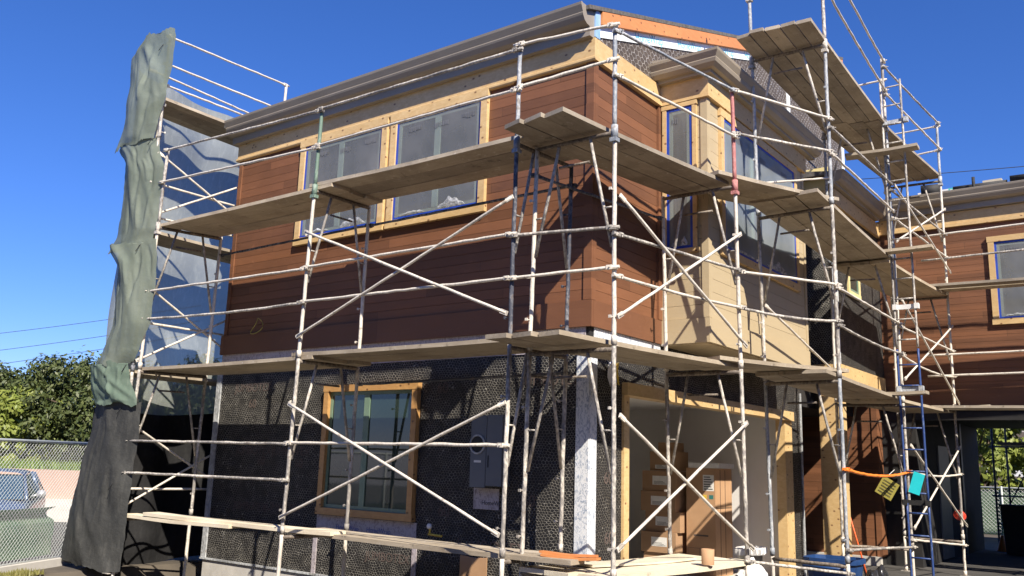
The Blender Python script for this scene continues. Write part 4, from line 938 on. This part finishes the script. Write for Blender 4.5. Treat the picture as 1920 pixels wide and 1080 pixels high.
MB().tube((-1.9, -.3, .80), (-1.70, -.3, .79), .012, 8).tube((-1.88, -.3, .80), (-1.88, -.3, .86), .01, 8).build('pipe_stub', M['label_yellow'], g, True)
MB().lathe((-1.88, -.31, .885), [(.001, .014), (.03, .014), (.03, -.01), (.001, -.01)], 16, (0, -1, .1)).build('dial', M['label_white'], g, True)
plank((-1.62, -.02), (-1.28, -.02), .03, .16, 'tan sheet offcut propped against the wall below the meter', 'box', .42, grp=None)
# rope loop and wire ties
t = MB(); pts = []
for k in range(17):
    a = 2 * math.pi * k / 16; pts.append((-5.58 + .11 * math.cos(a) + .10 * math.cos(a) * math.sin(a), -.09, 3.43 - .10 * math.sin(a) + .05 * math.cos(a)))
single(t.path(pts, .006, 6), 'rope_loop', M['tag_yellow'], 'thin yellow rope loop dangling in front of the siding', 'rope', smooth=True)
r = thing('rag_knot', 'blue and yellow rag knotted at the house corner', 'rag', (.15, .35, 2.65))
for k, (m, o) in enumerate((('tape', 0), ('label_yellow', .06), ('label_white', -.05))):
    q = MB()
    for j in range(5): q.quad((.02 + .02 * j, .40 + o + random.uniform(-.04, .04), 2.72), (.03, .46 + o, 2.70 - .03 * j), (.05, .44 + o + random.uniform(-.05, .05), 2.50 - .03 * k), (.02, .38 + o, 2.55 + .02 * j))
    q.build('rag', M[m], r)
MB().box(-.0, .05, .30, .38, .13, .14).build('curb_chip', M['concrete'], H)

# ------------------------------------------------------------------ roof materials on the far wing
def felt_roll(x, y, z, L, rad, ang, label):
    d = Vector((math.cos(ang), math.sin(ang), 0))
    t = MB().lathe((x, y, z), [(rad * .32, 0), (rad * .36, -.002), (rad, 0), (rad, L), (rad * .36, L), (rad * .32, L - .02)], 22, d)
    return single(t, 'felt_roll', M['asphalt_roll'], label, 'roll', 'roofing felt rolls', True)
felt_roll(1.32, 9.68, 6.93, .35, .12, R(10), 'thick roll of black roofing felt beside the ladder on the far roof')
felt_roll(1.85, 9.85, 6.93, .9, .06, R(3), 'thin black roll behind the vent pipe on the far roof')
felt_roll(2.8, 9.85, 6.97, 1.1, .07, R(4), 'thin black roll at the right end of the far roof')
for x0, x1, z, m, lab, y in ((1.72, 2.15, 6.98, 'turq', 'turquoise wrapped bundle left of the vent pipe on the far roof', 10.1), (2.3, 2.62, 7.06, 'plank_pale', 'pale timber block right of the vent pipe on the far roof', 10.2), (1.15, 1.7, 7.0, 'label_white', 'white wrapped bundle behind the thick felt roll', 10.2), (3.1, 3.9, 7.0, 'turq', 'turquoise wrapped bundle at the right end of the far roof', 10.3)):
    r = thing('shingle_bundle', lab, 'bundle', (x0, y, z - .1), 'bundles on the far roof')
    MB().box(x0, x1, y, y + .4, z - .12, z + .07).build('wrapping', M[m], r)
    if m == 'turq':
        q = MB()
        for k in range(6): q.box(x0 + .03 + .065 * k, x0 + .07 + .065 * k, y - .003, y - .0005, z - .02, z + .04)
        q.build('print', M['label_white'], r)
vp = thing('vent_pipe', 'dark vent pipe with flared flashing standing on the far roof', 'vent pipe', (2.22, 9.72, 6.78))
MB().tube((2.22, 9.72, 6.78), (2.22, 9.72, 7.08), .028, 12).build('pipe', M['asphalt_roll'], vp, True); MB().lathe((2.22, 9.72, 6.78), [(.10, .0), (.085, .02), (.035, .06)], 18).build('flashing', M['galv'], vp, True)

# ------------------------------------------------------------------ left background: fence, car, wall, trees
FD = Vector((-.48, .877, 0)); F0 = Vector((-7.62, -2.12, 0))
FN = thing('chain_link_fence', 'galvanised chain link fence left of the black tarpaulin', 'fence', F0)
a = F0 - FD * 3.5; b_ = F0 + FD * 1.35; FH = 1.70
MB().tube(a + Vector((0, 0, FH)), b_ + Vector((0, 0, FH)), .021, 8).build('top_rail', M['link_post'], FN, True)
MB().tube(a + Vector((0, 0, .10)), b_ + Vector((0, 0, .10)), .008, 6).build('bottom_wire', M['link'], FN, True)
for k in (-3.5, -1.9): c = F0 + FD * k; MB().tube(c, c + Vector((0, 0, FH + .03)), .024, 8).build('post', M['link_post'], FN, True)
mesh = MB(); pit = .066; L = (b_ - a).length; hN = FH - .12
nrm = Vector((FD.y, -FD.x, 0))
k = -hN
while k < L:
    for sgn in (1, -1):
        u0, u1 = max(0, k), min(L, k + hN)
        if u1 - u0 < .02: continue
        z0, z1 = (u0 - k), (u1 - k)
        if sgn < 0: z0, z1 = hN - z0, hN - z1
        mesh.tube(a + FD * u0 + Vector((0, 0, .1 + z0)) + nrm * .003 * sgn, a + FD * u1 + Vector((0, 0, .1 + z1)) + nrm * .003 * sgn, .0026, 4)
    k += pit
mesh.build('wire_mesh', M['link'], FN)
single(MB().prism([(0, 0), (.16, 0), (.16, .09), (0, .09)], 0, 0, 1), 'kerb_block', M['concrete'], 'concrete kerb under the chain link fence', 'kerb') if False else None
kb = MB(); kb.obox(F0 - FD * 1.25 + Vector((0, 0, .03)), FD * 2.4, nrm * .09, Vector((0, 0, .055))); kb.build('kerb', M['concrete'], kind='structure')
def gt(u, v):
    s = -3.4 + 4.3 * u; z = .11 + .66 * v + .05 * u
    bulge = .10 * math.sin(v * math.pi) + .055 * math.sin(v * 11 + 1.2 * math.sin(u * 4)) + .03 * noise.noise((u * 6, v * 3, 2))
    p = F0 + FD * s - nrm * (.03 + .12 * abs(bulge) + .05)
    if v > .72: p -= nrm * (.16 * math.sin((v - .72) / .28 * math.pi))
    return (p.x - .0, p.y, z + .025 * math.sin(u * 5))
single(MB().grid(gt, 50, 26), 'windscreen_cloth', M['tarp_green'], 'sagging green cloth rolled along the foot of the chain link fence', 'cloth', smooth=True)

def car(loc, yaw, label):
    r = thing('parked_car', label, 'car', loc); r.rotation_euler = (0, 0, yaw)
    def put(mb, name, mat, smooth=False, parent=None):
        me = mb.build(name, M[mat], None, smooth); me.parent = parent or r; return me
    # sections along the length (x forward): half width, z low, z belt
    body = MB(); secs = [(-2.15, .62, .35, .72), (-2.05, .78, .22, .88), (-1.4, .86, .18, .93), (-.4, .88, .17, .92), (.7, .88, .17, .90), (1.1, .87, .18, .88), (1.7, .83, .2, .79), (2.05, .74, .24, .68), (2.18, .58, .34, .58)]
    for x, hw, zl, zh in secs:
        for y, z in ((-hw * .82, zl), (-hw, zl + .16), (-hw, zh - .12), (-hw * .93, zh - .02), (-hw * .5, zh + .02), (0, zh + .03), (hw * .5, zh + .02), (hw * .93, zh - .02), (hw, zh - .12), (hw, zl + .16), (hw * .82, zl)): body.v.append((x, y, z))
    n = 11
    for i in range(len(secs) - 1):
        for q in range(n):
            w = (q + 1) % n; body.f.append((i * n + q, i * n + w, (i + 1) * n + w, (i + 1) * n + q))
    body.f.append(tuple(range(n))); body.f.append(tuple(range((len(secs) - 1) * n, len(secs) * n)))
    put(body, 'body', 'car_paint', True)
    roof = MB(); rs = [(-1.25, .58, 1.36), (-.8, .62, 1.42), (-.2, .63, 1.43), (.2, .60, 1.38)]
    for x, hw, z in rs:
        for y, dz in ((-hw, -.05), (-hw * .8, 0), (0, .025), (hw * .8, 0), (hw, -.05)): roof.v.append((x, y, z + dz))
    for i in range(3):
        for q in range(4): roof.f.append((i * 5 + q, i * 5 + q + 1, (i + 1) * 5 + q + 1, (i + 1) * 5 + q))
    put(roof, 'roof', 'car_paint', True)
    for nm, p in (('windscreen', [(.22, -.585, 1.33), (.22, .585, 1.33), (1.05, .74, .91), (1.05, -.74, .91)]), ('rear_window', [(-1.27, -.565, 1.31), (-1.27, .565, 1.31), (-1.85, .70, .92), (-1.85, -.70, .92)])): put(MB().quad(*p), nm, 'car_glass')
    for s in (-1, 1):
        put(MB().quad((.14, s * .605, 1.33), (-.45, s * .635, 1.37), (-.45, s * .845, .92), (.86, s * .835, .92)), 'side_window', 'car_glass')
        put(MB().quad((-.55, s * .635, 1.37), (-1.22, s * .60, 1.31), (-1.70, s * .79, .92), (-.55, s * .845, .92)), 'side_window', 'car_glass')
        for p_, q_, r_ in (((.2, s * .6, 1.36), (1.08, s * .80, .90), .035), ((-.5, s * .63, 1.39), (-.5, s * .855, .92), .035), ((-1.24, s * .59, 1.34), (-1.8, s * .75, .92), .05)): put(MB().tube(p_, q_, r_, 6), 'pillar', 'car_paint', True)
        m = MB()
        m.lathe((.78, s * 1.0, 1.0), [(.001, -.07), (.055, -.065), (.085, -.02), (.085, .02), (.001, .04)], 14, (1, 0, 0)); m.tube((.80, s * .84, .96), (.78, s * .95, .99), .025, 6)
        put(m, 'wing_mirror', 'chrome', True)
        put(MB().lathe((2.02, s * .56, .62), [(.001, .09), (.09, .07), (.12, .0)], 14, (1, 0, .15)), 'headlight', 'lamp_lens', True)
        for x in (-1.3, 1.32):
            w = put(MB().lathe((x, s * .80, .31), [(.19, -.09), (.29, -.10), (.31, -.06), (.31, .06), (.29, .10), (.19, .09)], 22, (0, 1, 0)), 'wheel', 'rubber', True)
            rm = MB().lathe((x, s * .80, .31), [(.001, s * .07), (.10, s * .085), (.19, s * .09)], 18, (0, 1, 0)).build('rim', M['chrome'], None, True); rm.parent = w
    put(MB().box(2.12, 2.20, -.32, .32, .40, .50), 'number_plate_blank', 'label_white')
    put(MB().tube((.45, .15, .98), (.45, .55, .98), .012, 6).box(-.1, .05, .2, .55, .8, 1.18).box(-.1, .05, -.55, -.2, .8, 1.18).box(.5, .95, -.7, .7, .82, .88), 'seat', 'rubber')
    return r
cd = Vector((-.80, .60, 0))
car((-13.85, .15, -.25), R(-32), 'silver blue car parked behind the chain link fence')

WN = thing('block_wall', 'low pinkish block wall across the street', 'wall', (-20, 4, 0))
wd = Vector((.80, .60, 0)); wn = Vector((.60, -.80, 0)); wc = Vector((-20.2, 3.6, 0))
MB().obox(wc + Vector((0, 0, .68)), wd * 14, wn * .15, Vector((0, 0, .38))).build('wall_face', M['pink'], WN); MB().obox(wc + wn * .12 + Vector((0, 0, .02)), wd * 14, wn * .3, Vector((0, 0, .29))).build('wall_footing', M['concrete'], WN)
MB().obox(wc - wn * 4.2 + Vector((0, 0, .5)), wd * 16, wn * 4.0, Vector((0, 0, .53))).build('raised_bank', M['dirt'], kind='structure')
def blades(fn, n, h, name, mat):
    t = MB()
    for _ in range(n):
        p = Vector(fn()); a = random.uniform(0, 6.28); d = Vector((math.cos(a), math.sin(a), 0)) * h * .12; l = Vector((random.uniform(-.4, .4), random.uniform(-.4, .4), 1)) * h * random.uniform(.5, 1.2)
        t.v += [tuple(p - d), tuple(p + d), tuple(p + l)]; k = len(t.v); t.f.append((k - 3, k - 2, k - 1))
    return t.build(name, M[mat], kind='stuff')
blades(lambda: wc - wn * random.uniform(.1, 2.6) + wd * random.uniform(-8, 8) + Vector((0, 0, 1.02)), 9000, .28, 'grass', 'grass')
blades(lambda: F0 + FD * random.uniform(-3, .1) + nrm * random.uniform(.05, .45) + Vector((0, 0, -.02)), 4000, .07, 'dry_grass', 'dry_grass')

def tree(name, loc, h, rx, rz_, n_clump, leaf, mat, label, cat='tree', group=None, low=.35, seed=0, per=110, trunk=.12):
    rnd = random.Random(seed); r = thing(name, label, cat, loc, group); L = Vector(loc)
    tr = MB(); top = L + Vector((.1, 0, h * .62))
    tr.path([L, L + Vector((.06 * h * .3, 0, h * .3)), top], [trunk, trunk * .75, trunk * .35], 9, .1)
    cl = []
    for i in range(n_clump):
        while True:
            d = Vector((rnd.uniform(-1, 1), rnd.uniform(-1, 1), rnd.uniform(-1, 1)))
            if d.length < 1 and d.length > .35: break
        k = 1 + .25 * noise.noise(d * 1.7 + Vector((seed, 0, 0)))
        c = L + Vector((d.x * rx * k, d.y * rx * k, h - rz_ + d.z * rz_ * k))
        if c.z < L.z + h * low * .6: continue
        cl.append(c)
        if i % 4 == 0: tr.path([L + Vector((.02 * h, 0, h * rnd.uniform(.2, .5))), c.lerp(L + Vector((0, 0, h * .5)), .35), c], [trunk * .4, trunk * .25, trunk * .1], 6)
    tr.build('trunk', M['bark'], r, True)
    t = MB(); v = t.v; f = t.f
    for c in cl:
        cr = rx * rnd.uniform(.13, .27)
        for _ in range(int(per * rnd.uniform(.6, 1.2))):
            d = Vector((rnd.gauss(0, 1), rnd.gauss(0, 1), rnd.gauss(0, .85))); d = d.normalized() * cr * rnd.random() ** .45
            p = c + d; s = leaf * rnd.uniform(.6, 1.3)
            nrm_ = (d.normalized() + Vector((rnd.uniform(-.8, .8), rnd.uniform(-.8, .8), rnd.uniform(-.2, 1)))).normalized()
            a = nrm_.cross(Vector((rnd.uniform(-1, 1), rnd.uniform(-1, 1), .3))).normalized(); b2 = nrm_.cross(a)
            k = len(v); v += [tuple(p - a * s), tuple(p + b2 * s * .45), tuple(p + a * s), tuple(p - b2 * s * .45)]; f.append((k, k + 1, k + 2, k + 3))
    t.build('crown', M[mat], r)
    return r
GRP = 'trees across the street'
for (s_, bk, h, rx, rz_, m, sd, lab, nm) in ((0.4, 3.2, 4.0, 2.3, 1.75, 'leaf', 3, 'broad leafy tree directly left of the green netting', 'leafy_tree'), (-3.2, 3.6, 3.5, 2.0, 1.6, 'leaf', 11, 'rounded leafy tree at the left edge of the photo', 'leafy_tree'),
                                           (3.6, 4.2, 4.0, 2.2, 1.8, 'leaf_dark', 17, 'dark leafy tree mostly behind the netting', 'leafy_tree'), (-6.5, 5.0, 3.3, 1.9, 1.5, 'leaf_dark', 23, 'dark leafy tree beyond the left edge', 'leafy_tree'), (-1.4, 2.3, 2.7, 1.4, 1.2, 'leaf_bright', 31, 'low sunlit bush in front of the leafy trees', 'leafy_bush')):
    p = wc + wd * s_ - wn * bk; tree(nm, (p.x, p.y, .7), h - .12, rx, rz_, 170, .08, m, lab, 'tree' if 'tree' in nm else 'bush', GRP, .25, sd, 230)
HB = thing('hedge_shed', 'dark shed side glimpsed under the leafy trees', 'shed', (-23, 5, 1))
MB().obox(wc - wn * 6.6 + Vector((0, 0, 1.9)), wd * 9, wn * .2, Vector((0, 0, .95))).build('shed_wall', M['dark_wall'], HB)
MB().obox(wc - wn * 6.5 + Vector((0, 0, 2.9)), wd * 9.2, wn * .7, Vector((0, 0, .06))).build('shed_roof', M['roof'], HB)
MB().obox(wc - wn * 6.3 + wd * 3.4 + Vector((0, 0, 1.95)), wd * .5, wn * .02, Vector((0, 0, .5))).build('shed_window', M['white_wall'], HB)

# ------------------------------------------------------------------ what shows through the passage
PF = thing('screened_fence', 'green screened chain link fence seen through the passage', 'fence', (1.5, 20, 0))
MB().quad((-2, 20, .1), (7, 20, .1), (7, 20, 1.3), (-2, 20, 1.3)).build('screen', M['tarp_green'], PF)
MB().tube((-2, 19.96, 1.36), (7, 19.96, 1.36), .022, 8).build('top_rail', M['link_post'], PF, True)
for x in (-.6, .75, 2.6, 4.5): MB().tube((x, 19.95, 0), (x, 19.95, 1.4), .025, 8).build('post', M['link_post'], PF, True)
q = MB(); k = -1.2
while k < 9:
    for sgn in (1, -1):
        u0, u1 = max(0, k), min(9, k + 1.2)
        if u1 - u0 > .02:
            z0, z1 = u0 - k, u1 - k
            if sgn < 0: z0, z1 = 1.2 - z0, 1.2 - z1
            q.tube((-2 + u0, 19.965, .12 + z0), (-2 + u1, 19.965, .12 + z1), .004, 4)
    k += .10
q.build('wire_mesh', M['link'], PF)
tree('leafy_bush', (-.6, 24, 0), 4.6, 1.9, 2.2, 80, .13, 'leaf_bright', 'bright bush just inside the passage view, left', 'bush', None, .1, 41, 110)
tree('leafy_bush', (1.6, 23.5, 0), 2.5, 1.2, 1.1, 60, .11, 'leaf_bright', 'low bright bush beside the white wall beyond the passage', 'bush', None, .1, 43, 110)
NB = thing('neighbour_house', 'pale neighbouring house beyond the passage fence', 'house', (4, 30, 0))
MB().box(-6, 12, 30, 36, 0, 3.1).build('wall', M['white_wall'], NB); MB().box(-6.4, 12.4, 29.5, 36.5, 3.1, 3.3).build('roof', M['dark_wall'], NB)
MB().box(-6, 12, 31, 36, 3.3, 6).build('upper_wall', M['concrete'], NB); MB().box(.3, 1.5, 30.96, 31.02, 3.7, 4.8).build('window', M['glass'], NB)
MB().box(-6, 12, 29.96, 29.99, 0, 1.7).build('dado', M['dark_wall'], NB)
SF = thing('rear_scaffold', 'dark scaffold bay silhouetted at the far end of the passage', 'scaffold', (1.5, 16.6, 0))
for x, y in ((1.18, 16.3), (1.34, 17.2), (2.9, 16.3), (2.9, 17.2)):
    MB().tube((x, y, 0), (x, y, 4.2), .024, 8).build('post', M['pipe_dark'], SF, True)
for z in (1.2, 2.35): MB().tube((1.1, 16.3, z), (3.0, 16.3, z), .02, 8).build('ledger', M['pipe_dark'], SF, True)
MB().tube((1.34, 17.2, 1.0), (2.0, 17.2, 2.3), .016, 6).tube((2.9, 17.2, 1.0), (2.2, 17.2, 2.3), .016, 6).build('strut', M['pipe_dark'], SF, True)
MB().box(1.3, 4.5, 16.3, 17.2, 2.40, 2.46).build('deck', M['plank_grey'], SF)
MB().tube((1.2, 16.3, .55), (2.9, 16.3, .55), .016, 6).build('rail', M['pipe_dark'], SF, True)
WB = thing('waste_bin', 'black waste bin standing in the dark passage', 'bin', (1.95, 14.6, 0))
MB().prism([(1.62, .02), (2.22, .02), (2.28, 1.0), (1.56, 1.0)], 1, 14.3, 14.9).build('bin_body', M['rubber'], WB); MB().box(1.54, 2.30, 14.26, 14.94, 1.001, 1.05).build('bin_lid', M['rubber'], WB)
single(MB().lathe((1.42, 15.2, 0), [(.001, .0), (.14, 0), (.12, .03), (.03, .35), (.001, .36)], 16), 'traffic_cone', M['orange'], 'small orange cone at the far left of the passage', 'cone', smooth=True)

# ------------------------------------------------------------------ house blocks added out of view to cut the low sky light
def sky_block_house(x0, x1, y0, y1, h, label, side):
    r = thing('sky_block_house', label, 'house', ((x0 + x1) / 2, (y0 + y1) / 2, 0), 'added sky blocking houses')
    MB().box(x0, x1, y0, y1, -.02, h).build('wall', M['dark_wall'], r)
    MB().box(x0 - .4, x1 + .4, y0 - .4, y1 + .4, h, h + .25).build('roof', M['roof'], r)
    if side == 'y':
        k = x0 + 1.2
        while k < x1 - 1.6:
            for z in (.9, 3.9): w = MB().box(k, k + 1.3, y1 + .001, y1 + .05, z, z + 1.4).build('window', M['glass'], r)
            k += 3.4
    else:
        k = y0 + 1.2
        while k < y1 - 1.6:
            for z in (.9, 3.9): w = MB().box(x0 - .05, x0 - .001, k, k + 1.3, z, z + 1.4).build('window', M['glass'], r)
            k += 3.4
sky_block_house(-17, -3, -25, -17, 6.6, 'added unseen house block cutting low sky light, behind the viewer, left one', 'y')
sky_block_house(-1.5, 13, -25, -17, 6.9, 'added unseen house block cutting low sky light, behind the viewer, right one', 'y')
sky_block_house(14, 22, -15, 0, 7.2, 'added unseen house block cutting low sky light, right of the viewer, near one', 'x')
sky_block_house(13, 21, 2, 18, 7.2, 'added unseen house block cutting low sky light, right of the viewer, far one', 'x')

# ------------------------------------------------------------------ overhead wires
def cable(p, q, sag, r, label):
    pts = []
    for i in range(25):
        t = i / 24; c = Vector(p).lerp(Vector(q), t); c.z -= sag * 4 * t * (1 - t); pts.append(c)
    single(MB().path(pts, r, 5), 'power_line', M['wire'], label, 'cable', 'overhead power lines', True)
cable((-39.5, 7.7, 6.15), (-30, 15.0, 8.15), .1, .012, 'highest thin overhead line left of the netting')
cable((-39.5, 7.7, 5.35), (-30, 15.0, 7.45), .1, .012, 'middle thin overhead line left of the netting')
cable((-39.5, 7.7, 4.7), (-30, 15.0, 6.9), .1, .012, 'lowest thin overhead line left of the netting')
cable((-8, 40, 17.3), (8, 40, 16.1), .1, .02, 'thin overhead line above the far roof')

# ------------------------------------------------------------------ camera, sun, sky
cam = D.cameras.new('camera'); co = D.objects.new('camera', cam); COL.objects.link(co); S.camera = co
cam.sensor_width = 36; cam.lens = 36 * 1666.54 / 1920; cam.clip_end = 2000; cam.clip_start = .05
yaw, pitch, roll = -.65046117, .19491784, .03111097
f = Vector((math.sin(yaw) * math.cos(pitch), math.cos(yaw) * math.cos(pitch), math.sin(pitch)))
r0 = Vector((math.cos(yaw), -math.sin(yaw), 0)); u0 = r0.cross(f)
rv = r0 * math.cos(roll) + u0 * math.sin(roll); uv = -r0 * math.sin(roll) + u0 * math.cos(roll)
co.matrix_world = Matrix(((rv.x, uv.x, -f.x, 4.99615), (rv.y, uv.y, -f.y, -7.96231), (rv.z, uv.z, -f.z, 1.6), (0, 0, 0, 1)))
sun_to = Vector((1, -.59, 1.03)).normalized()
sl = D.lights.new('sun', 'SUN'); sl.energy = 5.0; sl.angle = R(.53); sl.color = (1, .91, .78)
so = D.objects.new('sun', sl); COL.objects.link(so); so.rotation_euler = sun_to.to_track_quat('Z', 'Y').to_euler()
W = D.worlds.new('World'); S.world = W; W.use_nodes = True; nt = W.node_tree
bg = nt.nodes['Background']; sky = nt.nodes.new('ShaderNodeTexSky'); sky.sky_type = 'NISHITA'; sky.sun_disc = False
sky.sun_elevation = math.asin(sun_to.z); sky.sun_rotation = math.atan2(sun_to.x, sun_to.y)
sky.air_density = 1.0; sky.dust_density = 0; sky.ozone_density = 10.0
hs = nt.nodes.new('ShaderNodeHueSaturation'); hs.inputs['Saturation'].default_value = 1.1
nt.links.new(sky.outputs[0], hs.inputs['Color']); tint = nt.nodes.new('ShaderNodeMix'); tint.data_type = 'RGBA'; tint.blend_type = 'MULTIPLY'; tint.inputs[0].default_value = 1; tint.inputs[7].default_value = (1.0, .88, 1.13, 1)
nt.links.new(hs.outputs[0], tint.inputs[6]); nt.links.new(tint.outputs[2], bg.inputs[0]); bg.inputs[1].default_value = .08
vs = S.view_settings; vs.view_transform = 'Standard'; vs.look = 'None'; vs.exposure = .87; vs.gamma = 1
S.cycles.max_bounces = 6; S.cycles.transparent_max_bounces = 12; S.cycles.use_denoising = True
